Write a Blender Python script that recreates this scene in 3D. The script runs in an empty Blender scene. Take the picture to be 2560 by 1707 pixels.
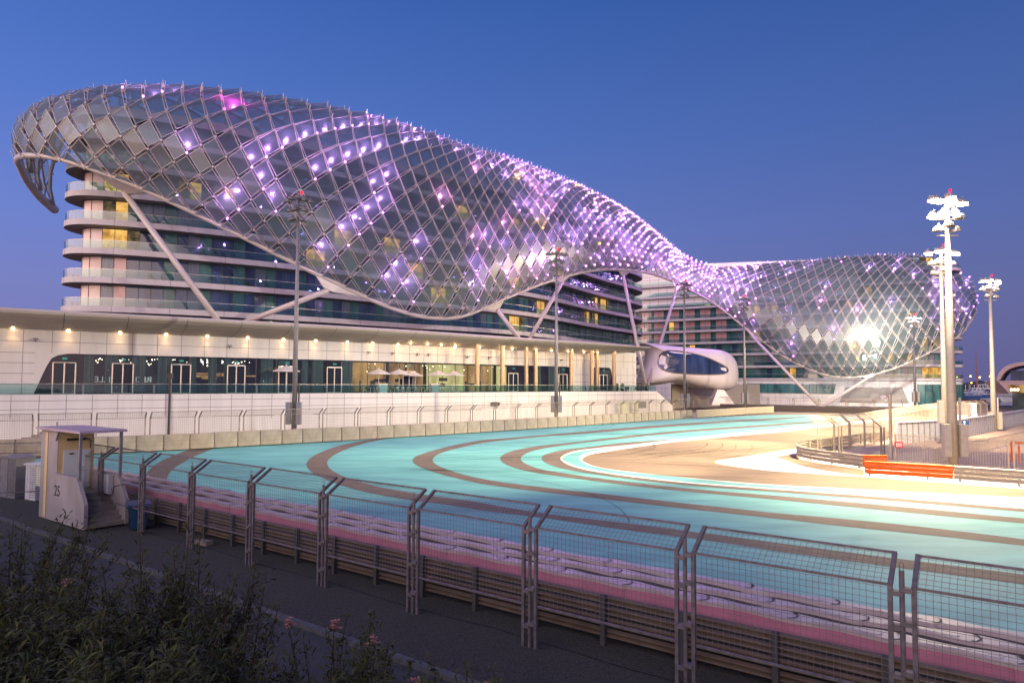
import bpy, math, random
from mathutils import Vector, Matrix
random.seed(7)
R = math.radians
sc = bpy.context.scene
col = sc.collection

# ------------------------------------------------------------------ camera
F = 2560 * 24 / 36.0
H = 6.0
PITCH, ROLL, SH = R(2.8), R(0.30), 20.0
cd = bpy.data.cameras.new('camera'); cam = bpy.data.objects.new('camera', cd); col.objects.link(cam)
cd.lens = 24; cd.sensor_width = 36; cd.clip_start = 0.1; cd.clip_end = 6000; cd.shift_y = SH / 2560
cr = Vector((math.cos(ROLL), 0, math.sin(ROLL)))
cf = Vector((0, math.cos(PITCH), math.sin(PITCH)))
cu = cr.cross(cf).normalized(); cr = cf.cross(cu).normalized()
cam.matrix_world = Matrix(((cr.x, cu.x, -cf.x, 0), (cr.y, cu.y, -cf.y, 0), (cr.z, cu.z, -cf.z, H), (0, 0, 0, 1)))
sc.camera = cam

# ------------------------------------------------------------------ dusk sky
def lin(r, g, b):
    f = lambda v: (v / 255 / 12.92) if v / 255 <= .04045 else ((v / 255 + .055) / 1.055) ** 2.4
    return (f(r), f(g), f(b), 1)
w = bpy.data.worlds.new('World'); sc.world = w; w.use_nodes = True
nt = w.node_tree; bg = nt.nodes['Background']; L = nt.links.new
tc = nt.nodes.new('ShaderNodeTexCoord'); sx = nt.nodes.new('ShaderNodeSeparateXYZ')
L(tc.outputs['Generated'], sx.inputs[0])
rmp = nt.nodes.new('ShaderNodeValToRGB'); L(sx.outputs['Z'], rmp.inputs[0])
stops = [(0.0, lin(112, 108, 160)), (0.06, lin(114, 115, 171)), (0.12, lin(112, 120, 180)), (0.21, lin(101, 121, 191)), (0.34, lin(80, 112, 187)),
         (0.5, lin(58, 96, 172)), (0.8, lin(42, 74, 148)), (1.0, lin(38, 66, 138))]
el = rmp.color_ramp.elements
el[0].position, el[0].color = stops[0]; el[1].position, el[1].color = stops[-1]
for p, c in stops[1:-1]:
    e = el.new(p); e.color = c
# the afterglow sits behind the camera, a little to its left
rm2 = nt.nodes.new('ShaderNodeValToRGB'); L(sx.outputs['Z'], rm2.inputs[0])
e2 = rm2.color_ramp.elements
e2[0].position, e2[0].color = 0, lin(228, 188, 168); e2[1].position, e2[1].color = 1, lin(90, 100, 150)
for p, c in ((.1, lin(222, 190, 178)), (.3, lin(208, 188, 182)), (.6, lin(160, 152, 176))):
    e = e2.new(p); e.color = c
dot = nt.nodes.new('ShaderNodeVectorMath'); dot.operation = 'DOT_PRODUCT'; L(tc.outputs['Generated'], dot.inputs[0]); dot.inputs[1].default_value = (-.62, -.785, 0)
mr = nt.nodes.new('ShaderNodeMapRange'); L(dot.outputs['Value'], mr.inputs[0]); mr.inputs[1].default_value = .12; mr.inputs[2].default_value = .85
mr.interpolation_type = 'SMOOTHSTEP'
L(rmp.outputs[0], bg.inputs[0])
mrx = nt.nodes.new('ShaderNodeMapRange'); L(sx.outputs['X'], mrx.inputs[0]); mrx.inputs[1].default_value = -.6; mrx.inputs[2].default_value = .6; mrx.inputs[3].default_value = 1.20; mrx.inputs[4].default_value = .80; L(mrx.outputs[0], bg.inputs[1])
bg2 = nt.nodes.new('ShaderNodeBackground'); L(rm2.outputs[0], bg2.inputs[0]); bg2.inputs[1].default_value = 5.2
ms = nt.nodes.new('ShaderNodeMixShader'); L(mr.outputs[0], ms.inputs[0]); L(bg.outputs[0], ms.inputs[1]); L(bg2.outputs[0], ms.inputs[2])
L(ms.outputs[0], nt.nodes['World Output'].inputs[0])
sc.view_settings.view_transform = 'Standard'; sc.view_settings.look = 'None'; sc.view_settings.exposure = 0.0; sc.view_settings.gamma = 1.0
sc.cycles.max_bounces = 7; sc.cycles.diffuse_bounces = 2; sc.cycles.glossy_bounces = 3; sc.cycles.transparent_max_bounces = 24
sc.cycles.transmission_bounces = 4; sc.cycles.sample_clamp_indirect = 3; sc.cycles.sample_clamp_direct = 0
sc.cycles.caustics_reflective = False; sc.cycles.caustics_refractive = False
sc.cycles.use_denoising = True

# ------------------------------------------------------------------ pixel -> place (photograph measured at 2560 x 1707)
def ray(px, py): return cr * ((px - 1280) / F) + cu * (-(py - 853.5 - SH) / F) + cf
EYE = Vector((0, 0, H))
def atZ(px, py, z=0.0):
    d = ray(px, py); return EYE + d * ((z - H) / d.z)
def atY(px, py, Y):
    d = ray(px, py); return EYE + d * (Y / d.y)
def proj(p):
    q = Vector(p) - EYE; d = q.dot(cf)
    return (1280 + F * q.dot(cr) / d, 853.5 + SH - F * q.dot(cu) / d)

# ------------------------------------------------------------------ names, labels
def tag(o, label=None, cat=None, group=None, kind=None):
    if label: o['label'] = label
    if cat: o['category'] = cat
    if group: o['group'] = group
    if kind: o['kind'] = kind
    return o
def thing(name, label, cat, loc=(0, 0, 0), rz=0, group=None):
    o = bpy.data.objects.new(name, None); col.objects.link(o); o.empty_display_size = .3
    o.location = loc; o.rotation_euler = (0, 0, rz)
    return tag(o, label, cat, group)
class Proto:
    """a thing with its parts, copied object by object"""
    def __init__(s, root, tree): s.root, s.tree, s.used = root, tree, False   # tree: [(part, [subparts])]
    def place(s, loc, rz=0, label=None, group=None, scale=None):
        if not s.used:
            s.used = True; r = s.root
        else:
            r = s.root.copy(); col.objects.link(r)
            for p, subs in s.tree:
                c = p.copy(); col.objects.link(c); c.parent = r
                for q in subs:
                    d = q.copy(); col.objects.link(d); d.parent = c
        r.location = loc; r.rotation_euler = (0, 0, rz)
        if scale: r.scale = scale
        if label: r['label'] = label
        if group: r['group'] = group
        return r
ONES = 'first second third fourth fifth sixth seventh eighth ninth tenth eleventh twelfth thirteenth fourteenth fifteenth sixteenth seventeenth eighteenth nineteenth'.split()
TENS = {20: 'twent', 30: 'thirt', 40: 'fort', 50: 'fift', 60: 'sixt', 70: 'sevent', 80: 'eight'}
def nth(n):
    if n < 20: return ONES[n - 1]
    t, u = n // 10 * 10, n % 10
    return TENS[t] + 'ieth' if u == 0 else TENS[t] + 'y-' + ONES[u - 1]

# ------------------------------------------------------------------ mesh building
class MB:
    def __init__(s): s.v = []; s.f = []; s.m = []; s.k = 0
    def mat(s, k): s.k = k; return s
    def face(s, pts):
        b = len(s.v); s.v.extend(tuple(p) for p in pts); s.f.append(tuple(range(b, b + len(pts)))); s.m.append(s.k)
    def hexa(s, a, b):      # two rings of equal length: side faces and both caps
        n = len(a); o = len(s.v); s.v.extend(tuple(p) for p in a); s.v.extend(tuple(p) for p in b)
        for i in range(n):
            j = (i + 1) % n; s.f.append((o + i, o + j, o + n + j, o + n + i)); s.m.append(s.k)
        s.f.append(tuple(o + n + i for i in range(n))); s.m.append(s.k)
        s.f.append(tuple(o + n - 1 - i for i in range(n))); s.m.append(s.k)
    def box(s, x0, x1, y0, y1, z0, z1):
        s.hexa([(x0, y0, z0), (x1, y0, z0), (x1, y1, z0), (x0, y1, z0)], [(x0, y0, z1), (x1, y0, z1), (x1, y1, z1), (x0, y1, z1)])
    def bar(s, p, q, w, h, up=(0, 0, 1)):
        p, q = Vector(p), Vector(q); d = (q - p)
        if d.length < 1e-6: return
        d.normalize(); u = Vector(up); r = d.cross(u)
        if r.length < 1e-4: r = d.cross(Vector((1, 0, 0)))
        r.normalize(); u = r.cross(d).normalized()
        ring = lambda c: [c - r * w / 2 - u * h / 2, c + r * w / 2 - u * h / 2, c + r * w / 2 + u * h / 2, c - r * w / 2 + u * h / 2]
        s.hexa(ring(p), ring(q))
    def tube(s, pts, r, n=8, caps=True):
        pts = [Vector(p) for p in pts]; m = len(pts); o = len(s.v); ref = None
        for i, p in enumerate(pts):
            d = (pts[min(i + 1, m - 1)] - pts[max(i - 1, 0)]).normalized()
            if ref is None:
                ref = Vector((0, 0, 1)) if abs(d.z) < .9 else Vector((1, 0, 0))
            a = (ref - d * ref.dot(d)).normalized(); ref = a; b = d.cross(a)
            rr = r[i] if isinstance(r, (list, tuple)) else r
            for k in range(n):
                t = 2 * math.pi * k / n; s.v.append(tuple(p + a * math.cos(t) * rr + b * math.sin(t) * rr))
        for i in range(m - 1):
            for k in range(n):
                l = (k + 1) % n; s.f.append((o + i * n + k, o + i * n + l, o + (i + 1) * n + l, o + (i + 1) * n + k)); s.m.append(s.k)
        if caps:
            s.f.append(tuple(o + n - 1 - k for k in range(n))); s.m.append(s.k)
            s.f.append(tuple(o + (m - 1) * n + k for k in range(n))); s.m.append(s.k)
    def ball(s, c, r, n=6, rings=4, sc_=(1, 1, 1)):
        c = Vector(c); o = len(s.v)
        for i in range(rings + 1):
            a = math.pi * i / rings
            for k in range(n):
                t = 2 * math.pi * k / n
                s.v.append((c.x + r * sc_[0] * math.sin(a) * math.cos(t), c.y + r * sc_[1] * math.sin(a) * math.sin(t), c.z + r * sc_[2] * math.cos(a)))
        for i in range(rings):
            for k in range(n):
                l = (k + 1) % n; s.f.append((o + i * n + k, o + (i + 1) * n + k, o + (i + 1) * n + l, o + i * n + l)); s.m.append(s.k)
    def prism(s, poly, z0, z1):
        s.hexa([(p[0], p[1], z0) for p in poly], [(p[0], p[1], z1) for p in poly])
    def strip(s, A, B):
        for i in range(len(A) - 1): s.face([A[i], A[i + 1], B[i + 1], B[i]])
    def wall(s, path, z0, z1, th):   # thick wall along a plan path; thickness goes to the left of the walking direction
        off = offset(path, th)
        for i in range(len(path) - 1):
            a, b, c, d = path[i], path[i + 1], off[i + 1], off[i]
            for q in (((a, z0), (b, z0), (b, z1), (a, z1)), ((d, z1), (c, z1), (c, z0), (d, z0)), ((a, z1), (b, z1), (c, z1), (d, z1)), ((d, z0), (c, z0), (b, z0), (a, z0))):
                s.face([(p[0], p[1], z) for p, z in q])
        for i, rv in ((0, False), (len(path) - 1, True)):
            a, d = path[i], off[i]; q = [(a[0], a[1], z0), (a[0], a[1], z1), (d[0], d[1], z1), (d[0], d[1], z0)]
            s.face(q[::-1] if rv else q)
    def build(s, name, mats, parent=None, smooth=False):
        me = bpy.data.meshes.new(name); me.from_pydata(s.v, [], s.f)
        if not isinstance(mats, (list, tuple)): mats = [mats]
        for m in mats: me.materials.append(m)
        if len(mats) > 1: me.polygons.foreach_set('material_index', s.m)
        if smooth: me.polygons.foreach_set('use_smooth', [True] * len(me.polygons))
        me.update()
        o = bpy.data.objects.new(name, me); col.objects.link(o)
        if parent: o.parent = parent
        return o
def offset(path, d):
    out = []
    for i, p in enumerate(path):
        a, b = path[max(i - 1, 0)], path[min(i + 1, len(path) - 1)]
        t = Vector((b[0] - a[0], b[1] - a[1])).normalized()
        out.append((p[0] - t.y * d, p[1] + t.x * d))
    return out
def crom(P, n=8, closed=False):
    P = [Vector(p) for p in P]; out = []; m = len(P)
    g = (lambda i: P[i % m]) if closed else (lambda i: P[max(0, min(m - 1, i))])
    for i in range(m if closed else m - 1):
        a, b, c, d = g(i - 1), g(i), g(i + 1), g(i + 2)
        for k in range(n):
            t = k / n
            out.append(.5 * ((2 * b) + (c - a) * t + (2 * a - 5 * b + 4 * c - d) * t * t + (3 * b - a - 3 * c + d) * t ** 3))
    if not closed: out.append(P[-1])
    return out
class Path:
    def __init__(s, pts):
        s.p = [Vector((q[0], q[1])) for q in pts]; s.d = [0]
        for a, b in zip(s.p, s.p[1:]): s.d.append(s.d[-1] + (b - a).length)
        s.len = s.d[-1]
    def at(s, t):
        t = max(0, min(s.len, t))
        lo, hi = 0, len(s.d) - 1
        while hi - lo > 1:
            m = (lo + hi) // 2
            if s.d[m] <= t: lo = m
            else: hi = m
        k = (t - s.d[lo]) / max(1e-9, s.d[hi] - s.d[lo]); return s.p[lo].lerp(s.p[hi], k)
    def tan(s, t): return (s.at(t + .5) - s.at(t - .5)).normalized()
    def nor(s, t): q = s.tan(t); return Vector((-q.y, q.x))      # left of the walking direction
    def seg(s, a, b, step=1.5):
        n = max(1, int(math.ceil((b - a) / step))); return [tuple(s.at(a + (b - a) * i / n)) for i in range(n + 1)]
    def px(s, x):      # distance along the path at which it is seen at photo column x
        best, bt = 1e9, 0
        n = 600
        for i in range(n + 1):
            t = s.len * i / n; q = s.at(t)
            if q.y < 5: continue
            e = abs(proj((q.x, q.y, 5))[0] - x)
            if e < best: best, bt = e, t
        return bt

# ------------------------------------------------------------------ materials
def M(name, c, rough=.6, metal=0.0, var=.12, scale=3.0, bump=0.0, em=None, es=0.0, spec=.5, trans=None, c2=None, stretch=None, detail=4):
    m = bpy.data.materials.new(name); m.use_nodes = True; t = m.node_tree; b = t.nodes['Principled BSDF']
    b.inputs['Roughness'].default_value = rough; b.inputs['Metallic'].default_value = metal
    b.inputs['Specular IOR Level'].default_value = spec
    c = tuple(c)[:3]
    d = tuple(c2)[:3] if c2 else tuple(v * (1 - var) for v in c); u = c if c2 else tuple(min(1, v * (1 + var)) for v in c)
    tcn = t.nodes.new('ShaderNodeTexCoord'); mp = t.nodes.new('ShaderNodeMapping'); t.links.new(tcn.outputs['Object'], mp.inputs[0])
    if stretch: mp.inputs['Scale'].default_value = stretch
    n = t.nodes.new('ShaderNodeTexNoise'); n.inputs['Scale'].default_value = scale; n.inputs['Detail'].default_value = detail
    t.links.new(mp.outputs[0], n.inputs['Vector'])
    r = t.nodes.new('ShaderNodeValToRGB'); t.links.new(n.outputs['Fac'], r.inputs[0])
    r.color_ramp.elements[0].position = .3; r.color_ramp.elements[1].position = .7
    r.color_ramp.elements[0].color = (*d, 1); r.color_ramp.elements[1].color = (*u, 1)
    t.links.new(r.outputs[0], b.inputs['Base Color'])
    if bump:
        bp = t.nodes.new('ShaderNodeBump'); bp.inputs['Strength'].default_value = bump; bp.inputs['Distance'].default_value = .02
        t.links.new(n.outputs['Fac'], bp.inputs['Height']); t.links.new(bp.outputs[0], b.inputs['Normal'])
    if em:
        b.inputs['Emission Color'].default_value = (*em[:3], 1); b.inputs['Emission Strength'].default_value = es
    return m
def glass(name, tint, tr=.7, gl=.2, di=.0, dc=(.5, .5, .5), rough=.03):
    """see-through sheet: part transparent, part mirror, part milky"""
    m = bpy.data.materials.new(name); m.use_nodes = True; t = m.node_tree; t.nodes.clear()
    out = t.nodes.new('ShaderNodeOutputMaterial'); T = t.nodes.new('ShaderNodeBsdfTransparent'); T.inputs[0].default_value = (*tint, 1)
    G = t.nodes.new('ShaderNodeBsdfGlossy'); G.inputs[0].default_value = (.9, .9, .9, 1); G.inputs['Roughness'].default_value = rough
    D = t.nodes.new('ShaderNodeBsdfDiffuse'); D.inputs[0].default_value = (*dc, 1)
    X = t.nodes.new('ShaderNodeBsdfTranslucent'); X.inputs[0].default_value = (*dc, 1)
    m1 = t.nodes.new('ShaderNodeMixShader'); m1.inputs[0].default_value = .5; t.links.new(D.outputs[0], m1.inputs[1]); t.links.new(X.outputs[0], m1.inputs[2])
    m2 = t.nodes.new('ShaderNodeMixShader'); m2.inputs[0].default_value = di / max(1e-6, di + tr); t.links.new(T.outputs[0], m2.inputs[1]); t.links.new(m1.outputs[0], m2.inputs[2])
    lw = t.nodes.new('ShaderNodeLayerWeight'); lw.inputs[0].default_value = .35
    ma = t.nodes.new('ShaderNodeMath'); ma.operation = 'MULTIPLY_ADD'; t.links.new(lw.outputs['Fresnel'], ma.inputs[0]); ma.inputs[1].default_value = .8; ma.inputs[2].default_value = gl * .35; ma.use_clamp = True
    mu = t.nodes.new('ShaderNodeMath'); mu.operation = 'MINIMUM'; t.links.new(ma.outputs[0], mu.inputs[0]); mu.inputs[1].default_value = gl * 1.6
    m3 = t.nodes.new('ShaderNodeMixShader'); t.links.new(mu.outputs[0], m3.inputs[0]); t.links.new(m2.outputs[0], m3.inputs[1]); t.links.new(G.outputs[0], m3.inputs[2])
    t.links.new(m3.outputs[0], out.inputs[0]); return m
def glow(name, c, s, noise=0, scale=1.0, c2=None, bulb=False, stretch=None):
    m = bpy.data.materials.new(name); m.use_nodes = True; t = m.node_tree; t.nodes.clear()
    out = t.nodes.new('ShaderNodeOutputMaterial'); E = t.nodes.new('ShaderNodeEmission'); E.inputs[0].default_value = (*c, 1); E.inputs[1].default_value = s
    if noise:
        tcn = t.nodes.new('ShaderNodeTexCoord'); mp = t.nodes.new('ShaderNodeMapping'); t.links.new(tcn.outputs['Object'], mp.inputs[0])
        if stretch: mp.inputs['Scale'].default_value = stretch
        n = t.nodes.new('ShaderNodeTexNoise'); n.inputs['Scale'].default_value = scale; n.inputs['Detail'].default_value = 5; t.links.new(mp.outputs[0], n.inputs['Vector'])
        r = t.nodes.new('ShaderNodeValToRGB'); t.links.new(n.outputs['Fac'], r.inputs[0]); r.color_ramp.elements[0].position = .35; r.color_ramp.elements[1].position = .65
        r.color_ramp.elements[0].color = (*(c2 or tuple(v * (1 - noise) for v in c)), 1); r.color_ramp.elements[1].color = (*c, 1); t.links.new(r.outputs[0], E.inputs[0])
    t.links.new(E.outputs[0], out.inputs[0])
    if bulb: m.cycles.emission_sampling = 'NONE'
    return m
mat = {}
A = mat
A['ground'] = M('ground_sand', (.16, .13, .11), .95, var=.2, scale=.4)
A['asphalt'] = M('asphalt_band', (.13, .102, .082), .85, c2=(.088, .070, .058), scale=1.2, detail=9, stretch=(1, 1, 1), bump=.15)
A['track'] = M('track_asphalt', (.185, .13, .085), .8, c2=(.135, .10, .07), scale=.6, stretch=(.25, 1.6, 1), detail=9)
A['teal'] = M('teal_paint', (.13, .42, .415), .75, c2=(.075, .275, .29), scale=.45, stretch=(.5, 1.6, 1), detail=9)
A['white_paint'] = M('white_paint', (.72, .68, .64), .7, var=.06, scale=.6)
A['gravel'] = M('gravel', (.066, .062, .048), .95, c2=(.012, .011, .010), scale=22, bump=.9, detail=8)
A['road'] = M('service_road', (.045, .045, .042), .9, var=.2, scale=2.5)
A['kerb'] = M('kerb_concrete', (.085, .085, .085), .9, var=.25, scale=5)
A['soil'] = M('bank_soil', (.035, .03, .022), .97, var=.5, scale=6, bump=.5)
A['concrete'] = M('barrier_concrete', (.33, .29, .245), .85, c2=(.20, .175, .145), scale=1.6, stretch=(1, 1, .4), bump=.1)
A['dark_strip'] = M('dark_strip', (.07, .055, .05), .9)
A['white'] = M('white_panel', (.78, .745, .73), .45, c2=(.68, .64, .62), scale=1.1, stretch=(1, 1, .12), detail=7)
A['joint'] = M('panel_joint', (.22, .19, .18), .9)
A['soffit'] = M('soffit_panel', (.50, .44, .37), .5, var=.04, scale=.4)
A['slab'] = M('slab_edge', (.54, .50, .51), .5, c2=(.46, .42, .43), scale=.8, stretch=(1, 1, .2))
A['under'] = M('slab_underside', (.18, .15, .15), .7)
A['frame'] = M('window_frame', (.06, .07, .075), .4, .5)
A['alu'] = M('aluminium', (.62, .56, .50), .35, .6)
A['steel'] = M('galvanised_steel', (.30, .285, .30), .5, .55, var=.2, scale=4)
A['fence'] = M('fence_steel', (.14, .12, .13), .55, .35, var=.3, scale=7, bump=.1)
A['fence_tan'] = M('fence_steel_far', (.26, .22, .18), .6, .3, var=.2)
A['wire'] = M('fence_wire', (.17, .15, .155), .5, .4)
A['mast'] = M('mast_steel', (.20, .185, .19), .5, .4, var=.1)
A['mast_pale'] = M('mast_pale', (.42, .38, .33), .5, .3, var=.1)
A['lamp_grey'] = M('floodlight_housing', (.14, .13, .14), .5, .3)
A['lattice'] = M('lattice_steel', (.25, .235, .24), .45, .15, var=.08)
A['rim'] = M('rim_steel', (.52, .455, .42), .4, .1, var=.05)
A['shell_glass'] = glass('shell_glass', (.56, .68, .71), tr=.68, gl=.11, di=.32, dc=(.32, .38, .40), rough=.30)
A['baluster'] = glass('balustrade_glass', (.50, .74, .72), tr=.9, gl=.25, di=.10, dc=(.1, .3, .3))
A['pane_dark'] = M('window_dark', (.035, .06, .14), .04, 0, spec=1.0, var=.5, scale=.6, stretch=(1, 1, .2))
A['pane_teal'] = M('window_teal', (.05, .145, .15), .08, 0, spec=.9, var=.4, scale=.8, stretch=(1, 1, .2))
A['pane_curtain'] = M('window_curtain', (.12, .15, .22), .15, 0, spec=.7, var=.35, scale=5, stretch=(3, 3, .1))
A['pane_pink'] = M('window_sunset_curtain', (.86, .64, .60), .18, 0, spec=.6, var=.05, scale=5, stretch=(3, 3, .1))  # curtained panes with the pink sunset reflection put into the base colour
A['pane_rose'] = M('window_rose', (.62, .36, .36), .15, 0, spec=.8, var=.10, scale=2, stretch=(2, 2, .2))
A['pane_lit'] = glow('room_lit', (1, .56, .15), 1.15, .6, .8, c2=(.40, .20, .05))
A['pane_soft'] = glow('room_dim', (.55, .38, .20), .35, .5, 1.1, c2=(.06, .06, .05))
A['room'] = M('room_dark', (.03, .045, .05), .7, var=.5, scale=.5)
A['roomlit'] = glow('restaurant_lit', (1, .60, .22), .75, .6, .5, c2=(.22, .11, .05), stretch=(1, 1, .35))
A['roomgreen'] = glow('restaurant_bright', (.95, .85, .36), .95, .3, .5, c2=(.50, .42, .16), stretch=(1, 1, .35))
A['shopglass'] = glass('shopfront_glass', (.80, .84, .80), tr=.85, gl=.2, di=.05)
A['curtain_teal'] = M('hanging_curtain', (.06, .14, .14), .8, var=.4, scale=2, stretch=(6, 6, .1))
A['cable_dark'] = M('dark_metal', (.035, .033, .035), .5, .3)
A['black'] = M('black_plastic', (.02, .02, .022), .5)
A['led'] = glow('led_violet', (.70, .28, 1.0), 5, bulb=True)
A['led_pink'] = glow('led_pink', (1.0, .30, .80), 5, bulb=True)
A['led_amber'] = glow('led_amber', (1, .45, .08), 5, bulb=True)
A['flood'] = glow('floodlight_lens', (1, .90, .68), 60, bulb=True)
A['down'] = glow('downlight_lens', (1, .66, .30), 22, bulb=True)
A['red'] = glow('beacon_red', (1, .015, .03), 3, bulb=True)
A['exit'] = glow('exit_sign', (.15, .75, .6), .45)
A['umbrella'] = M('parasol_canvas', (.78, .70, .68), .8, var=.04)
A['tp_pink'] = M('block_pink', (.42, .15, .23), .5, var=.10, scale=1.5)
A['tp_dark'] = M('block_grey', (.075, .062, .08), .6, var=.12, scale=1.5)
A['tp_top'] = M('block_lid', (.50, .42, .41), .45, c2=(.36, .30, .31), scale=1.2, stretch=(1, 3, 1))
A['rail'] = M('guardrail', (.17, .125, .09), .6, .2, c2=(.10, .075, .055), scale=1.5)
A['rail_pale'] = M('guardrail_pale', (.46, .40, .32), .5, .3, var=.1)
A['railpost'] = M('rail_post', (.05, .047, .05), .7)
A['orange'] = M('orange_paint', (.85, .17, .015), .45, var=.08)
A['hut'] = M('hut_wall', (.39, .34, .335), .8, c2=(.27, .23, .22), scale=.9, stretch=(1, 1, .5))
A['hut_yellow'] = M('hut_cream', (.66, .48, .24), .8, var=.05)
A['hut_roof'] = M('hut_roof', (.42, .33, .37), .7, var=.1)
A['door'] = M('hut_door', (.66, .68, .66), .5, var=.04)
A['step'] = M('step_concrete', (.22, .18, .15), .9, var=.2)
A['bin'] = M('bin_blue', (.012, .05, .11), .45, var=.2)
A['cab_white'] = M('cabinet_white', (.55, .56, .58), .5, var=.08)
A['cab_grey'] = M('cabinet_grey', (.17, .17, .19), .6, var=.1)
A['wood'] = M('planter_wood', (.20, .14, .08), .8)
A['leaf'] = M('leaf_green', (.040, .052, .006), .85, c2=(.012, .016, .003), scale=3)
A['leaf2'] = M('leaf_olive', (.070, .068, .009), .85, c2=(.022, .024, .004), scale=3)
A['stem'] = M('stem_brown', (.045, .028, .018), .8)
A['petal'] = M('petal_pink', (.30, .14, .12), .8)
A['petal_red'] = M('petal_red', (.45, .03, .04), .7)
A['bronze'] = M('bronze_column', (.46, .32, .20), .3, .7, var=.1)
A['pod'] = M('pod_white', (.80, .73, .70), .35, var=.03, scale=.2)
A['sea'] = M('sea_water', (.02, .035, .06), .12, spec=.8, var=.2, bump=.6, scale=2)
A['trees'] = M('far_foliage', (.035, .04, .04), .9, var=.5, scale=.2)
A['quay'] = M('quay_stone', (.20, .16, .16), .9)
A['yacht'] = M('yacht_white', (.66, .64, .70), .3, var=.04)
A['yacht_blue'] = M('boat_cover_blue', (.03, .09, .26), .6)
A['rust'] = M('rust_hull', (.26, .09, .05), .7, var=.3)
A['bridge_roof'] = M('curved_roof', (.34, .24, .25), .5, var=.06)
A['magenta'] = glow('banner_magenta', (.60, .05, .38), .6)
A['blue_sign'] = M('sign_blue', (.02, .06, .20), .5)
A['sign_white'] = M('sign_white', (.8, .8, .8), .5)
A['red_sign'] = M('sign_red', (.6, .03, .03), .5)
A['skid'] = M('tyre_rubber', (.035, .06, .06), .9)
A['louvre'] = M('louvre_metal', (.12, .115, .125), .5, .3)
# ================================================================== SETTING: ground, track, paint
def structure(mb, name, m, kind='structure'):
    return tag(mb.build(name, m), kind=kind)
g = MB(); g.face([(-3000, -200, -.3), (3000, -200, -.3), (3000, 5000, -.3), (-3000, 5000, -.3)])
structure(g, 'ground', A['ground'])

U = Vector((-.7997, .6004)); N2 = Vector((.6004, .7997))       # along the near fence (leftwards, away) and across it (towards the track)
FA = Vector((3.47, 13.8))                                        # foot of a near fence post
def nf(t, a=0, z=0):
    q = FA + U * t + N2 * a; return (q.x, q.y, z)

BAR = Path(crom([(-66, 38), (-34.8, 56.6), (-24.3, 64.7), (-10, 77.5), (0, 87.6), (16, 104.5), (34.2, 124)], 10))   # front of the far barrier
# run-off asphalt: everything between the two barriers
g = MB()
poly = [(q.x, q.y, -.1) for q in BAR.p] + [atZ(1920, 1028, -.1), atZ(2260, 1036, -.1), (160, 135, -.1), (150, 20, -.1), nf(-30, 2, -.1), nf(0, 2, -.1), nf(34, 2, -.1), nf(46, 2.5, -.1)]
g.face(poly); structure(g, 'asphalt', A['asphalt'])
ZT, ZB, ZW, ZK, ZL = -.092, -.084, -.076, -.068, -.060
g = MB()
g.face([atZ(x, y, ZT) for x, y in ((40, 1152), (237, 1134), (447, 1120), (640, 1112.5), (893, 1100), (961, 1096), (1076, 1089), (1280, 1075.8), (1417, 1066), (1600, 1053), (1745, 1044.5), (1830, 1040.5),
        (1920, 1037), (2029, 1036.5), (2110, 1041), (2165, 1046), (1800, 1110), (2760, 1235), (2990, 1500))] + [nf(-22, 3.95, ZT), nf(0, 3.95, ZT), nf(30, 3.95, ZT), nf(42, 4, ZT)])
structure(g, 'teal_paint', A['teal'])
def resample(P, n):
    p = Path([(q.x, q.y) for q in P]); return [p.at(p.len * i / n) for i in range(n + 1)]
def smooth(px, z): return crom([Vector(atZ(x, y, z)).to_2d() for x, y in px], 4)
def band(name, outer, inner, z, m, n=90):
    a, b = resample(smooth(outer, z), n), resample(smooth(inner, z), n)
    g = MB(); g.strip([(q.x, q.y, z) for q in a], [(q.x, q.y, z) for q in b]); return structure(g, name, m)
b1o = [(640, 1112), (560, 1113.5), (478, 1123), (447, 1133), (403, 1152), (373, 1174), (365, 1188), (364, 1206), (372, 1230)]
b1i = [(900, 1102), (640, 1112.5), (550, 1118), (504, 1133), (463, 1152), (433, 1172), (419, 1191), (418, 1206), (432, 1234)]
b2o = [(1600, 1050.5), (1280, 1074.2), (1076, 1087.2), (961, 1095), (893, 1104), (847, 1114), (809, 1127), (782, 1140), (768, 1154), (766, 1163), (773, 1174), (787, 1185), (809, 1195), (845, 1210), (912, 1229), (967, 1240), (1048, 1253), (1103, 1259), (1185, 1272), (1280, 1285), (1362, 1294), (1471, 1311), (1607, 1329), (1716, 1343), (1825, 1358), (1920, 1374), (2192, 1411), (2560, 1460), (2800, 1494)]
b2i = [(1600, 1053), (1280, 1075.8), (1065, 1089), (980, 1094.5), (926, 1104.5), (880, 1117), (847, 1131), (828, 1142), (818, 1154), (820, 1164), (828, 1174), (847, 1185), (871, 1195), (912, 1207), (967, 1221), (1048, 1234), (1103, 1242), (1185, 1253), (1280, 1270), (1362, 1283), (1471, 1296), (1607, 1312), (1716, 1327), (1825, 1340), (1920, 1353), (2192, 1389), (2560, 1435), (2800, 1468)]
b3o = [(2015, 1040.5), (1920, 1046), (1825, 1051), (1689, 1059.5), (1552, 1070), (1443, 1080), (1334, 1089), (1280, 1093.5), (1212, 1099), (1157, 1108), (1103, 1120), (1065, 1131), (1040, 1140), (1031, 1149), (1035, 1158), (1048, 1166), (1076, 1177), (1117, 1189), (1157, 1199), (1212, 1210), (1280, 1220), (1362, 1230), (1443, 1239), (1552, 1252), (1689, 1268), (1825, 1283), (1920, 1293), (2138, 1318), (2356, 1340), (2560, 1363), (2800, 1390)]
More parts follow.
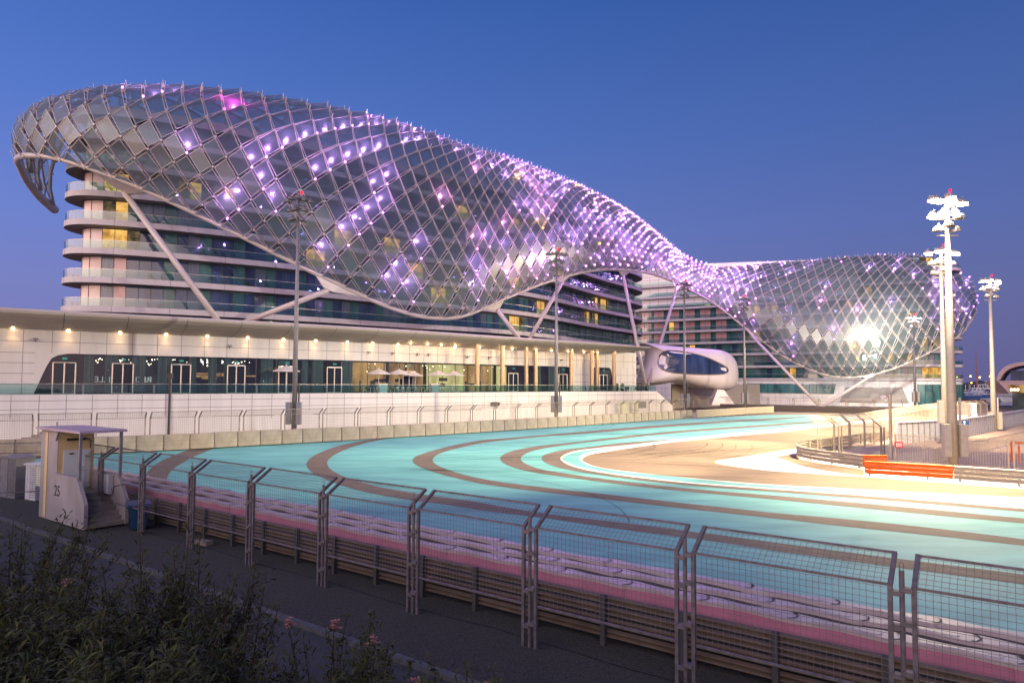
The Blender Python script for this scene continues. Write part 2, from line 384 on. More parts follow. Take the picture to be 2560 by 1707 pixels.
b3i = [(2015, 1042), (1920, 1050), (1825, 1055), (1689, 1065), (1552, 1076), (1443, 1085), (1334, 1093), (1280, 1098.5), (1212, 1106), (1157, 1117), (1111, 1129), (1089, 1139), (1081, 1149), (1087, 1158), (1103, 1167), (1130, 1177), (1171, 1189), (1226, 1200), (1280, 1208), (1362, 1218), (1443, 1227), (1552, 1239), (1689, 1255), (1825, 1269), (1920, 1280), (2138, 1299), (2356, 1322), (2560, 1347), (2800, 1374)]
b4o = [(2080, 1049.5), (1920, 1061), (1825, 1067.5), (1689, 1077), (1552, 1091), (1443, 1104), (1348, 1114), (1307, 1121), (1277, 1128), (1258, 1136), (1250, 1144), (1253, 1152), (1266, 1161), (1307, 1175), (1362, 1185), (1443, 1196), (1552, 1210.5), (1689, 1225.5), (1825, 1238), (1920, 1246.5), (2274, 1281), (2410, 1294), (2560, 1307), (2800, 1328)]
b4i = [(2080, 1052), (1920, 1065.4), (1825, 1072), (1689, 1082), (1552, 1096), (1443, 1108), (1375, 1118), (1334, 1126), (1310, 1136), (1302, 1145), (1307, 1154), (1326, 1164), (1362, 1174.5), (1443, 1187), (1552, 1202), (1689, 1217), (1825, 1230), (1920, 1236.5), (2274, 1268), (2410, 1281), (2560, 1295), (2800, 1315)]
b5o = [(1760, 1092), (1656, 1099), (1552, 1107), (1471, 1117), (1416, 1123), (1381, 1130), (1360, 1137), (1354, 1145), (1359, 1153), (1375, 1161.6), (1403, 1170), (1443, 1178), (1552, 1194.5), (1689, 1210), (1825, 1221.5), (1920, 1228), (2274, 1255), (2560, 1279), (2800, 1297)]
b5i = [(1760, 1094), (1656, 1102.5), (1566, 1112.5), (1498, 1119), (1443, 1126), (1416, 1134), (1402.6, 1142), (1404, 1150.6), (1422, 1161.6), (1457, 1172), (1525, 1184), (1689, 1204), (1825, 1215), (1920, 1221.5), (2274, 1247), (2560, 1271), (2800, 1288)]
wai = [(1760, 1095), (1656, 1103.5), (1566, 1114), (1498, 1121), (1446, 1128), (1420, 1135.5), (1407, 1142.5), (1409, 1150), (1427, 1160), (1461, 1170), (1527, 1181.5), (1689, 1201.5), (1825, 1212.5), (1920, 1219), (2274, 1244), (2560, 1268), (2800, 1284)]
wbo = [(1760, 1090), (1656, 1103.5), (1566, 1115), (1500, 1125.5), (1466, 1132), (1452, 1138), (1447, 1145), (1452, 1152), (1466, 1160), (1490, 1167), (1540, 1177), (1600, 1184), (1689, 1195), (1825, 1207.5), (1920, 1213.5), (2274, 1236), (2560, 1256), (2800, 1272)]
wbi = [(1920, 1082.5), (1825, 1090.7), (1689, 1104), (1552, 1123), (1484, 1134), (1463, 1141), (1456.5, 1147), (1458, 1152.5), (1471, 1159), (1498, 1167.5), (1552, 1176), (1661, 1188), (1825, 1203), (1920, 1210), (2192, 1224.5), (2560, 1243), (2800, 1255)]
wbo2 = [(1920, 1075), (1760, 1090), (1656, 1102.8), (1566, 1114.8), (1500, 1125), (1466, 1132), (1452, 1138), (1447, 1145), (1452, 1152), (1466, 1160), (1490, 1167), (1540, 1176), (1630, 1185), (1689, 1191), (1825, 1205), (1920, 1212.5), (2274, 1236), (2560, 1257), (2800, 1273)]
for nm, o, i in (('asphalt_band', b1o, b1i), ('asphalt_band', b2o, b2i), ('asphalt_band', b3o, b3i), ('asphalt_band', b4o, b4i), ('asphalt_band', b5o, b5i)):
    band(nm, o, i, ZB, A['asphalt'])
band('edge_line', b5i, wai, ZW, A['white_paint'], 120)
# the racing track itself, inside the innermost line
g = MB(); inner = smooth(wbi, ZW)
g.face([(q.x, q.y, ZW) for q in inner] + [(130, 20, ZW), (150, 120, ZW), atZ(2250, 1037.5, ZW), atZ(2170, 1042, ZW), atZ(2040, 1066, ZW)])
structure(g, 'track', A['track'])
band('edge_line', wbo2, wbi, ZK, A['white_paint'], 120)
band('edge_line', [(2250, 1042), (2100, 1056), (1920, 1074)], [(2250, 1046), (2100, 1063), (1920, 1083)], ZK, A['white_paint'], 10)
g = MB()
g.face([atZ(x, y, ZK) for x, y in ((1787, 1155), (1797, 1150), (1830, 1145.5), (1875, 1139), (1920, 1132), (1996, 1120), (2060, 1120), (2100, 1150), (2165, 1168), (2383, 1190), (2700, 1205), (2700, 1236), (2560, 1222), (2383, 1208), (2165, 1192), (2040, 1184), (1920, 1176), (1870, 1170), (1825, 1164), (1798, 1159.5))])
structure(g, 'painted_island', A['white_paint'])
g = MB(); g.face([atZ(x, y, ZL) for x, y in ((1938, 1142), (1975, 1135), (1996, 1134), (1998, 1148), (2060, 1160), (2160, 1173), (2160, 1190), (2060, 1176), (2000, 1163))])
structure(g, 'asphalt_patch', A['track'])
g = MB(); g.face([atZ(x, y, ZL) for x, y in ((1920, 1131), (1960, 1124.5), (1994, 1121), (1990, 1126), (1950, 1132), (1905, 1138))])
structure(g, 'teal_wedge', A['teal'])
# tyre marks that cross the paint
g = MB(); rnd = random.Random(4)
for i in range(48):
    x0, y0 = rnd.choice([(1240, 1112), (1120, 1150), (1390, 1092), (1000, 1175), (1500, 1095), (1650, 1140), (1700, 1150), (1330, 1140)])
    x0 += rnd.uniform(-90, 90); y0 += rnd.uniform(-10, 10)
    p = Vector(atZ(x0, y0, ZL)); a = rnd.uniform(-.3, 1.0); k = rnd.uniform(-.06, .06); wd = rnd.uniform(.04, .11); ln = rnd.randint(8, 34)
    pts = []
    for s_ in range(ln):
        pts.append(p.copy()); p = p + Vector((math.cos(a), math.sin(a), 0)) * .9; a += k
    off = offset([(q.x, q.y) for q in pts], wd)
    g.strip([(q.x, q.y, ZL + .002) for q in pts], [(q[0], q[1], ZL + .002) for q in off])
    if rnd.random() < .5:
        o1, o2 = offset([(q.x, q.y) for q in pts], 1.5), offset([(q.x, q.y) for q in pts], 1.5 + wd)
        g.strip([(q[0], q[1], ZL + .002) for q in o1], [(q[0], q[1], ZL + .002) for q in o2])
structure(g, 'tyre_marks', glass('rubber_film', (.42, .45, .45), tr=1, gl=0))
# promenade on the right, sea, far shore
g = MB(); g.face([atZ(x, y, -.02) for x, y in ((2100, 1096), (2260, 1062), (2420, 1034), (2700, 1020))] + [(200, 60, -.02), atZ(2700, 1190, -.02), atZ(2380, 1172, -.02), atZ(2165, 1150, -.02), atZ(2075, 1134, -.02)])
structure(g, 'promenade', M('promenade_paving', (.40, .29, .24), .85, var=.1, scale=1.2))
g = MB(); g.face([(100, 205, -.05), (1400, 205, -.05), (2600, 900, -.05), (150, 900, -.05)]); structure(g, 'water', A['sea'])
g = MB(); g.box(150, 2600, 560, 600, -.2, 2.5); structure(g, 'sea_wall', A['quay'])
g = MB()
for i in range(900):
    x = rnd.uniform(180, 1500); y = rnd.uniform(600, 720); r_ = rnd.uniform(3, 9); hgt = 5 + 4 * math.sin(x * .013) + 3 * math.sin(x * .05)
    hgt = max(2, hgt); g.ball((x, y, rnd.uniform(1, hgt)), r_, 6, 4, (1, 1, .7))
tag(g.build('far_trees', A['trees']), kind='stuff')
# gravel bed, service road, bank under the camera
g = MB(); g.face([nf(-12, 1.9, -.08), nf(40, 1.9, -.08), nf(40, -2.4, -.08), nf(-12, -2.4, -.08)]); tag(g.build('gravel', A['gravel']), kind='stuff')
g = MB(); g.face([nf(-12, -2.5, -.07), nf(40, -2.5, -.07), nf(40, -5.2, -.07), nf(-12, -5.2, -.07)]); structure(g, 'road', A['road'])
g = MB(); g.hexa([nf(-12, -2.5, -.1), nf(40, -2.5, -.1), nf(40, -2.3, -.1), nf(-12, -2.3, -.1)], [nf(-12, -2.5, .03), nf(40, -2.5, .03), nf(40, -2.3, .03), nf(-12, -2.3, .03)]); structure(g, 'kerb', A['kerb'])
g = MB(); NA = 26
def bank(t, a): # height of the bank, a = metres back from the road
    k = max(0, min(1, a / 9)); return -.06 + 4.2 * k * k * (3 - 2 * k) + .15 * math.sin(t * 1.3 + a) + .1 * math.sin(t * .6 - a * 2)
gr = [[Vector(nf(-14 + 60 * i / 50, -5.2 - 16 * j / NA, max(-.1, bank(-14 + 60 * i / 50, 16 * j / NA)))) for j in range(NA + 1)] for i in range(51)]
for i in range(50):
    for j in range(NA): g.face([gr[i][j], gr[i][j + 1], gr[i + 1][j + 1], gr[i + 1][j]])
structure(g, 'bank_ground', A['soil'])
def bank_at(x, y):
    q = Vector((x, y)) - FA; return bank(q.dot(U), -5.2 - q.dot(N2)) if -q.dot(N2) > 5.2 else -.07
# ================================================================== BUILDINGS
rb = random.Random(11)
# ---- podium (pit-side building): terrace front line walks left -> right, so "left of walking" is away from the camera
TER = Path(crom([(-78, 47), (-64, 58.5), (-51.7, 68.5), (-31.5, 82.5), (-14, 96), (0, 109), (14, 121), (28, 132.5)], 10))
ZTER, ZG, ZS = 4.5, 9.0, 11.5
pod_t = lambda px: TER.px(px)
podium = thing('podium_building', 'long white panelled building with glazed ground floor under a broad curved canopy', 'building', (0, 0, 0))
def joints(mb, path, t0, t1, dt, z0, z1, zs, wd=.05, pr=.006, side=-1):
    t = t0 + dt
    while t < t1:
        q = path.at(t); n = path.nor(t) * side
        a = q + n * pr; d = path.tan(t) * wd / 2
        mb.hexa([(a.x - d.x, a.y - d.y, z0), (a.x + d.x, a.y + d.y, z0), (q.x + d.x, q.y + d.y, z0), (q.x - d.x, q.y - d.y, z0)],
                [(a.x - d.x, a.y - d.y, z1), (a.x + d.x, a.y + d.y, z1), (q.x + d.x, q.y + d.y, z1), (q.x - d.x, q.y - d.y, z1)])
        t += dt
    for z in zs:
        s_ = path.seg(t0, t1); o = offset(s_, pr * 1.6 * (-side) * -1 if side < 0 else pr * 1.6)
        mb.strip([(p[0], p[1], z - wd / 2) for p in o], [(p[0], p[1], z + wd / 2) for p in o])
tE = pod_t(1732)
g = MB(); seg = TER.seg(0, tE)
g.wall(seg, -.2, ZTER + .05, .4)
q = TER.at(tE); d = TER.tan(tE); o = Vector(offset(seg, .4)[-1])
e1 = q + d * 5.2
g.hexa([(q.x, q.y, -.2), (e1.x, e1.y, -.2), (e1.x, e1.y, 1.6), (q.x, q.y, ZTER + .05)], [(o.x, o.y, -.2), (e1.x - .3, e1.y + .3, -.2), (e1.x - .3, e1.y + .3, 1.6), (o.x, o.y, ZTER + .05)])
g.mat(1); joints(g, TER, 0, tE, 2.35, 0, ZTER, (1.9, 3.0, 3.9))
g.build('terrace_wall', [A['white'], A['joint']], podium)
# shallow raised plinth panels low on the terrace wall
for a, b, z in ((-200, 560, 2.1), (640, 800, 2.3), (1172, 1640, 2.4)):
    ta, tb = TER.px(a) if a > 0 else 2, TER.px(b)
    p = offset(TER.seg(ta, tb), -.09); g = MB(); o2 = offset(p, .08)
    top = [z if 1.5 < i < len(p) - 1.5 else z * .35 for i in range(len(p))]
    g.strip([(x, y, -.1) for x, y in p], [(x, y, t) for (x, y), t in zip(p, top)]); g.strip([(x, y, t) for (x, y), t in zip(p, top)], [(x, y, t) for (x, y), t in zip(o2, top)])
    g.build('plinth_panel', A['white'], podium)
# terrace floor
g = MB(); s_ = TER.seg(0, tE, 3); bk = offset(s_, 7.5)
g.strip([(x, y, ZTER) for x, y in s_], [(x, y, ZTER) for x, y in bk]); g.build('terrace_floor', M('terrace_paving', (.34, .28, .24), .7), podium)
# facade, set back
FAC = Path(offset([tuple(v) for v in TER.p], 5.0))
fx = lambda px: FAC.px(px)
tF0, tF1 = 0, fx(1608)
def wallface(mb, path, t0, t1, z0, z1, off=0.0):
    p = path.seg(t0, t1)
    if off: p = offset(p, off)
    mb.strip([(x, y, z0) for x, y in p], [(x, y, z1) for x, y in p])
g = MB()
ops = [(86, 1433), (1472, 1535)]
g.wall(FAC.seg(tF0, tF1), ZG, ZS + .6, .3)
cur = tF0
for a, b in ops:
    ta, tb = fx(a), fx(b)
    g.wall(FAC.seg(cur, ta), ZTER, ZG, .3)
    # slanted, rounded reveal at the ends of each opening
    for t_, sg in ((ta, 1), (tb, -1)):
        if (a, sg) == (86, 1): W = 1.9
        else: W = .9
        def fr(k, z): qq = FAC.at(t_ + sg * k); return (qq.x, qq.y, z)
        prof = [(0, ZTER)] + [(W * (.0 + .72 * i / 6), ZTER + (ZG - ZTER) * .8 * i / 6) for i in range(1, 7)] + [(W * .83, ZG - .45), (W * 1.0, ZG - .2), (W * 1.35, ZG)]
        # wall sits on the OUTER side of the slanted edge for left ends
        prof = [(W * .0, ZTER), (W * .2, ZTER + 1.1), (W * .4, ZTER + 2.2), (W * .6, ZTER + 3.2), (W * .8, ZG - .55), (W * 1.1, ZG - .2), (W * 1.6, ZG)]
        pts = [fr(k, z) for k, z in prof]; g.face([fr(0, ZTER)] + pts[1:] + [fr(0, ZG)])
    cur = tb
g.wall(FAC.seg(cur, tF1), ZTER, ZG, .3)
g.mat(1)
joints(g, FAC, 0, tF1, 2.6, ZG, ZS, (ZG + 1.25,)); joints(g, FAC, 0, fx(84), 2.6, ZTER, ZG, (5.6, 6.75, 7.9, 9.0)); joints(g, FAC, fx(1436), fx(1470), 1.5, ZTER, ZG, (6.2, 7.6))
joints(g, FAC, fx(1537), tF1, 1.8, ZTER, ZG, (6.2, 7.6))
g.build('facade_wall', [A['white'], A['joint']], podium)
# glazing: one pane object per bay
bays = []
t = fx(86)
while t < fx(1433) - .5:
    bays.append((t, min(t + 2.6, fx(1433)))); t += 2.6
t = fx(1472)
while t < fx(1535) - .5:
    bays.append((t, min(t + 2.2, fx(1535)))); t += 2.2
for i, (a, b) in enumerate(bays):
    g = MB(); p = offset(FAC.seg(a, b), .25)
    g.strip([(x, y, ZTER) for x, y in p], [(x, y, ZG) for x, y in p])
    g.mat(1); g.bar((p[0][0], p[0][1], ZTER), (p[0][0], p[0][1], ZG), .07, .1)
    g.build('shop_window', [A['shopglass'], A['frame']], podium)
# interior behind the glass
INT = Path(offset([tuple(v) for v in TER.p], 11.5))
g = MB(); wallface(g, INT, 0, INT.px(1640), ZTER, ZG + .4); g.mat(0)
g.strip([(x, y, ZTER + .02) for x, y in FAC.seg(0, tF1)], [(x, y, ZTER + .02) for x, y in offset(FAC.seg(0, tF1), 6.5)])
g.strip([(x, y, ZG + .05) for x, y in offset(FAC.seg(0, tF1), .35)], [(x, y, ZG + .05) for x, y in offset(FAC.seg(0, tF1), 6.5)])
g.build('interior_wall', A['room'], podium)
for a, b, m_ in ((878, 965, 'roomlit'), (968, 1045, 'roomlit'), (1058, 1098, 'roomlit'), (1100, 1190, 'roomgreen'), (1192, 1260, 'roomlit'), (1262, 1300, 'roomgreen')):
    p = offset(FAC.seg(fx(a), fx(b)), rb.uniform(2.5, 4.5)); g = MB(); g.strip([(x, y, ZTER + .1) for x, y in p], [(x, y, ZG - .1) for x, y in p]); g.build('lit_interior', A[m_], podium)
for px in (205, 262, 330, 395, 470, 520, 560, 655, 700, 760, 782, 860, 1345, 1380, 1410):
    p = offset(FAC.seg(fx(px), fx(px) + rb.uniform(.8, 1.8), .25), .8); p = [(x + .08 * math.sin(k * 2.2), y + .08 * math.cos(k * 2), ) for k, (x, y) in enumerate(p)]
    g = MB(); g.strip([(x, y, ZTER + .05) for x, y in p], [(x, y, ZG) for x, y in p]); g.build('curtain', A['curtain_teal'], podium)
# lamps, counters and pillars behind the shop glass, plus added reflection glints
g = MB()
for i in range(150):
    px = rb.choice([rb.uniform(225, 640), rb.uniform(225, 640), rb.uniform(880, 1290)]); t = fx(px); q = FAC.at(t) + FAC.nor(t) * rb.uniform(1.5, 6)
    g.ball((q.x, q.y, ZG - .3 - abs(rb.gauss(0, .35))), rb.uniform(.03, .09), 5, 3)  # glowing balls at the left imitate sparkles reflected in the glass
tag(g.build('lamp_and_glint', glow('lamp_and_glint_glow', (1, .88, .62), 7, bulb=True), podium), kind='stuff')
for i in range(16):
    px = rb.uniform(890, 1285); t = fx(px); q = FAC.at(t) + FAC.nor(t) * rb.uniform(.8, 2.2); g = MB(); g.tube([(q.x, q.y, ZTER), (q.x, q.y, rb.choice([5.6, 6.2, ZG]))], rb.uniform(.12, .3), 8); g.build('interior_pillar', A[rb.choice(['bronze', 'black', 'cable_dark', 'wood'])], podium)
for i in range(12):
    px = rb.uniform(890, 1285); t = fx(px); q = FAC.at(t) + FAC.nor(t) * rb.uniform(1.2, 2.4); d = FAC.tan(t) * rb.uniform(.5, 1.1); z = rb.uniform(4.9, 6.6); g = MB(); g.bar((q.x - d.x, q.y - d.y, z), (q.x + d.x, q.y + d.y, z), .4, rb.uniform(.2, .7)); g.build('interior_counter', A[rb.choice(['black', 'wood', 'cable_dark', 'room'])], podium)
for i in range(8):
    px = rb.uniform(400, 640); t = fx(px); q = FAC.at(t) + FAC.nor(t) * rb.uniform(2, 4); d = FAC.tan(t) * rb.uniform(.4, 1.2); z = rb.uniform(6.4, 7.0); g = MB(); g.bar((q.x - d.x, q.y - d.y, z), (q.x + d.x, q.y + d.y, z), .1, rb.uniform(.15, .5)); g.build('lit_interior', A['roomlit'], podium)
# added board with glowing mirrored letters, imitating a banner's reflection in the glass
g = MB(); p = offset(FAC.seg(fx(252), fx(395)), .9); g.strip([(x, y, 5.65) for x, y in p], [(x, y, 6.6) for x, y in p]); bd = g.build('reflection_board', A['black'], podium)
def text(s, name, size, loc, xdir, m, parent, mirror=False, ext=.01, up=(0, 0, 1)):
    c = bpy.data.curves.new(name, 'FONT'); c.body = s; c.size = size; c.extrude = ext; c.align_x = 'CENTER'; c.align_y = 'CENTER'; c.materials.append(m)
    o = bpy.data.objects.new(name, c); col.objects.link(o)
    x = Vector(xdir).normalized(); u = Vector(up); z = x.cross(u).normalized()
    if mirror: x = -x
    o.matrix_world = Matrix(((x.x, u.x, z.x, loc[0]), (x.y, u.y, z.y, loc[1]), (x.z, u.z, z.z, loc[2]), (0, 0, 0, 1)))
    mw = o.matrix_world.copy(); dg = bpy.context.evaluated_depsgraph_get(); me = bpy.data.meshes.new_from_object(o.evaluated_get(dg)); me.transform(mw)
    bpy.data.objects.remove(o); o = bpy.data.objects.new(name, me); col.objects.link(o)
    if parent: o.parent = parent
    return o
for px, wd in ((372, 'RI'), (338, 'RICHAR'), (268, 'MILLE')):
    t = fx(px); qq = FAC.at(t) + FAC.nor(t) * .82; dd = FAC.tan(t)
    text(wd, 'reflection_lettering', .95, (qq.x, qq.y, 6.12), (dd.x, dd.y, 0), glow('reflection_letters', (.8, .85, .85), .5), bd, mirror=True)
# doors
A['pane_door'] = M('door_glass', (.02, .03, .035), .08, 0, spec=.8)
for px in (160, 304, 449, 592, 718, 835, 1022, 1284, 1408, 1508):
    t = fx(px); c = FAC.at(t) - FAC.nor(t) * .05; d = FAC.tan(t); wv = 1.05; zt = 8.0 if px < 1000 else 7.6
    g = MB(); P_ = lambda k, z, o=0: (c.x + d.x * k - FAC.nor(t).x * o, c.y + d.y * k - FAC.nor(t).y * o, z)
    for k in (-wv, 0, wv): g.bar(P_(k, ZTER), P_(k, zt), .09, .12)
    g.bar(P_(-wv, zt), P_(wv, zt), .12, .12); g.bar(P_(-wv, ZTER + .08), P_(wv, ZTER + .08), .12, .1)
    o_ = g.build('door', A['alu'], podium)
    g = MB(); g.strip([P_(-wv, ZTER), P_(wv, ZTER)], [P_(-wv, zt), P_(wv, zt)]); g.build('pane', A['pane_door'], o_)
    g = MB(); g.hexa([P_(-.24, 8.35, .05), P_(.24, 8.35, .05), P_(.24, 8.55, .05), P_(-.24, 8.55, .05)], [P_(-.24, 8.35, .1), P_(.24, 8.35, .1), P_(.24, 8.55, .1), P_(-.24, 8.55, .1)]); g.build('exit_sign', A['exit'], podium)
# canopy: soffit slopes up and out to a rounded fascia
CAN = [(5.4, 11.5), (3.2, 11.75), (1.4, 12.05), (.2, 12.5), (-.35, 12.85), (-.45, 13.1), (-.25, 13.3), (.5, 13.4), (14, 13.3), (14, 12.6), (5.4, 12.6)]
tC = TER.px(1624); ss = TER.seg(0, tC, 2); cs = [offset(ss, o) for o, z in CAN]
# taper at the right tip
def cpt(i, j):
    x, y = cs[j][i]; k = max(0, 1 - (len(ss) - 1 - i) / 7.0); tipx, tipy = cs[3][-1]
    z = CAN[j][1]; return (x, y, z + (12.75 - z) * k * .55)
g = MB()
for j in range(len(CAN)):
    jn = (j + 1) % len(CAN)
    for i in range(len(ss) - 1): g.face([cpt(i, j), cpt(i, jn), cpt(i + 1, jn), cpt(i + 1, j)])
g.face([cpt(len(ss) - 1, j) for j in range(len(CAN))])
g.mat(1)
for i in range(2, len(ss) - 1, 3):
    t_ = Vector((ss[i + 1][0] - ss[i][0], ss[i + 1][1] - ss[i][1])).normalized() * .04
    for j in range(0, 6):
        a, b = cpt(i, j), cpt(i, j + 1); g.face([(a[0] - t_.x, a[1] - t_.y, a[2] - .012), (a[0] + t_.x, a[1] + t_.y, a[2] - .012), (b[0] + t_.x, b[1] + t_.y, b[2] - .012), (b[0] - t_.x, b[1] - t_.y, b[2] - .012)])
for j in (1, 3):
    A_ = [(cpt(i, j)[0], cpt(i, j)[1], cpt(i, j)[2] - .012) for i in range(len(ss))]; B_ = [(x + .0, y - .05, z - .004) for x, y, z in A_]
    g.strip(A_, B_)
can = g.build('canopy', [A['soffit'], A['joint']], podium)
# downlights with their own lamps
LAMPC = (1, .60, .25)
def spot(loc, tgt, e, size, blend=.6, c=(1, .8, .55), rad=.1, parent=None):
    l = bpy.data.lights.new('lamp_light', 'SPOT'); l.energy = e; l.spot_size = size; l.spot_blend = blend; l.color = c; l.shadow_soft_size = rad
    o = bpy.data.objects.new('lamp_light', l); col.objects.link(o); o.location = loc; dv = Vector(tgt) - Vector(loc); o.rotation_euler = dv.to_track_quat('-Z', 'Y').to_euler()
    if parent: o.parent = parent
    return o
def point(loc, e, c, rad=.15, parent=None):
    l = bpy.data.lights.new('lamp_light', 'POINT'); l.energy = e; l.color = c; l.shadow_soft_size = rad
    o = bpy.data.objects.new('lamp_light', l); col.objects.link(o); o.location = loc
    if parent: o.parent = parent
    return o
for px in (26, 167, 293, 409, 514, 612, 702, 785, 862, 924, 990, 1132):
    t = fx(px); c = FAC.at(t) - FAC.nor(t) * .55
    g = MB(); g.tube([(c.x, c.y, 11.62), (c.x, c.y, 11.42)], .14, 8); g.build('downlight', A['down'], podium)
    b = FAC.at(t) - FAC.nor(t) * .12; spot((c.x, c.y, 11.35), (b.x, b.y, 7.8), 95, R(95), 1, LAMPC, .08, podium)
for px in (1010, 1052, 1085, 1120, 1180, 1235, 1262, 1322, 1360, 1402, 1442, 1478):
    t = fx(px); c = FAC.at(t) - FAC.nor(t) * 1.8
    g = MB(); g.tube([(c.x, c.y, 11.75), (c.x, c.y, 11.58)], .1, 8); g.build('downlight', A['down'], podium)
    point((c.x, c.y, 11.2), 40, LAMPC, .15, podium)
# columns
for px in (1203, 1267, 1325, 1382, 1438, 1491, 1545, 1535):
    back = 4.2 if px in (1382, 1535) else 1.0
    t = TER.px(px); c = TER.at(t) + TER.nor(t) * back
    g = MB(); g.tube([(c.x, c.y, ZTER), (c.x, c.y, 11.9)], .36, 14, caps=False); g.build('column', A['bronze'], podium, smooth=True)
# terrace balustrade
g = MB(); p = offset(TER.seg(0, TER.px(1650)), .15)
g.strip([(x, y, ZTER + .05) for x, y in p], [(x, y, ZTER + 1.15) for x, y in p]); g.mat(1)
for i in range(len(p) - 1): g.bar((*p[i], ZTER + 1.17), (*p[i + 1], ZTER + 1.17), .05, .04)
g.build('balustrade', [A['baluster'], A['alu']], podium)
# stair and vents at the right end of the terrace wall
for px, ww, m_ in ((1556, 3.2, 'pane_soft'), (1584, 1.9, 'pane_soft')):
    t = TER.px(px); c = TER.at(t) - TER.nor(t) * .3; d = TER.tan(t); g = MB()
    for k in range(9):
        z = .5 + k * .22; g.mat(1 if k % 2 else 0)
        g.hexa([(c.x - d.x * ww / 2, c.y - d.y * ww / 2, z), (c.x + d.x * ww / 2, c.y + d.y * ww / 2, z), (c.x + d.x * ww / 2, c.y + d.y * ww / 2 + .05, z), (c.x - d.x * ww / 2, c.y - d.y * ww / 2 + .05, z)],
               [(c.x - d.x * ww / 2, c.y - d.y * ww / 2, z + .22), (c.x + d.x * ww / 2, c.y + d.y * ww / 2, z + .22), (c.x + d.x * ww / 2, c.y + d.y * ww / 2 + .05, z + .22), (c.x - d.x * ww / 2, c.y - d.y * ww / 2 + .05, z + .22)])
    g.build('vent', [A['roomgreen'], A['white']], podium)
for px, z0, z1, ww in ((1233, 2.35, 3.0, .65), (1245, 2.5, 2.95, .35), (1604, 1.4, 2.6, 1.2)):
    t = TER.px(px); c = TER.at(t) - TER.nor(t) * .12; d = TER.tan(t); g = MB()
    g.hexa([(c.x - d.x * ww, c.y - d.y * ww, z0), (c.x + d.x * ww, c.y + d.y * ww, z0), (c.x + d.x * ww, c.y + d.y * ww + .1, z0), (c.x - d.x * ww, c.y - d.y * ww + .1, z0)],
           [(c.x - d.x * ww, c.y - d.y * ww, z1), (c.x + d.x * ww, c.y + d.y * ww, z1), (c.x + d.x * ww, c.y + d.y * ww + .1, z1), (c.x - d.x * ww, c.y - d.y * ww + .1, z1)])
    g.build('hatch', A['black'] if px < 1300 else A['louvre'], podium)

# ---- hotel blocks
def facade(root, out, t0, t1, floors, inset, bay, style, nbig, z_win=3.1, th=.78, bal=True, minz=None):
    """slabs, balustrades and one window object per bay; out = slab edge path, walking left -> right"""
    slabp = out.p
    win = Path(offset([tuple(v) for v in out.p], inset))
    cand = []
    for fi, z in enumerate(floors):
        g = MB(); pl = [tuple(v) for v in out.p]; bk = offset(pl, 9.0)
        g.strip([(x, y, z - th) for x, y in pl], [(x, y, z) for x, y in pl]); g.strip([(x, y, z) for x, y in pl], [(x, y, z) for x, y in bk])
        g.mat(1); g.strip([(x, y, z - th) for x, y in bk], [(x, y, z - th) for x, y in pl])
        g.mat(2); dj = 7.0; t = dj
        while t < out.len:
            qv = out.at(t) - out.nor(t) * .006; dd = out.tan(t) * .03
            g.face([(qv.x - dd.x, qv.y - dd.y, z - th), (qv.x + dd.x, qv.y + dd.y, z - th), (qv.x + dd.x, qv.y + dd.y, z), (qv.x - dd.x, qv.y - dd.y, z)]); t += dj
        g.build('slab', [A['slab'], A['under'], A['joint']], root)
        if bal:
            g = MB(); pi = offset(pl, .12); g.strip([(x, y, z) for x, y in pi], [(x, y, z + 1.1) for x, y in pi]); g.mat(1)
            for i in range(len(pi) - 1): g.bar((*pi[i], z + 1.12), (*pi[i + 1], z + 1.12), .05, .04)
            g.build('balustrade', [A['baluster'], A['alu']], root)
        t = t0 * win.len; k = 0
        while t < t1 * win.len - 1:
            b = min(t + bay, t1 * win.len)
            cand.append((fi, k, t, b, z)); t = b; k += 1
    def one(mb, mats, fi, k, t, b, z, st):
        p = win.seg(t, b, 1.2)
        n = len(p) - 1
        # st: list of material keys per pane
        m = len(st); 
        for j, s_ in enumerate(st):
            a0, a1 = t + (b - t) * j / m, t + (b - t) * (j + 1) / m; pp = win.seg(a0, a1, 1.2)
            off_ = .0 if 'lit' not in s_ and 'soft' not in s_ else .0
            mb.mat(mats.index(s_)); mb.strip([(x, y, z + .02) for x, y in pp], [(x, y, z + z_win) for x, y in pp])
            mb.mat(len(mats)); x, y = pp[0]; nn = win.nor(a0) * -.03; mb.bar((x + nn.x, y + nn.y, z), (x + nn.x, y + nn.y, z + z_win), .06, .06)
        pp = win.seg(t, b, 1.2)
        for (x, y), (x2, y2) in zip(pp, pp[1:]):
            mb.bar((x, y - .03, z + z_win - .05), (x2, y2 - .03, z + z_win - .05), .05, .1)
    info = []
    for c in cand:
        fi, k, t, b, z = c; q = win.at((t + b) / 2); x, y = proj((q.x, q.y, z + 1.5)); nn = win.nor((t + b) / 2); vis = -(nn.x * q.x + nn.y * q.y) / q.length
        big = 0 if (x < -20 or x > 2580 or (minz and z < minz)) else max(0, -vis) * (b - t) / (q.y ** 2)
        info.append((big, c))
    keys = ['pane_dark', 'pane_teal', 'pane_curtain', 'pane_pink', 'pane_rose', 'pane_lit', 'pane_soft']
    info.sort(key=lambda e: -e[0]); rest = MB()
    for i, (big, c) in enumerate(info):
        st = style(*c[:2], win.at((c[2] + c[3]) / 2), c[4])
        if i < nbig and big > 0:
            mb = MB(); one(mb, keys, *c, st); mb.build('window', [A[k_] for k_ in keys] + [A['frame']], root)
        else: one(rest, keys, *c, st)
    if rest.f: tag(rest.build('window', [A[k_] for k_ in keys] + [A['frame']], root), kind='stuff')
    return win

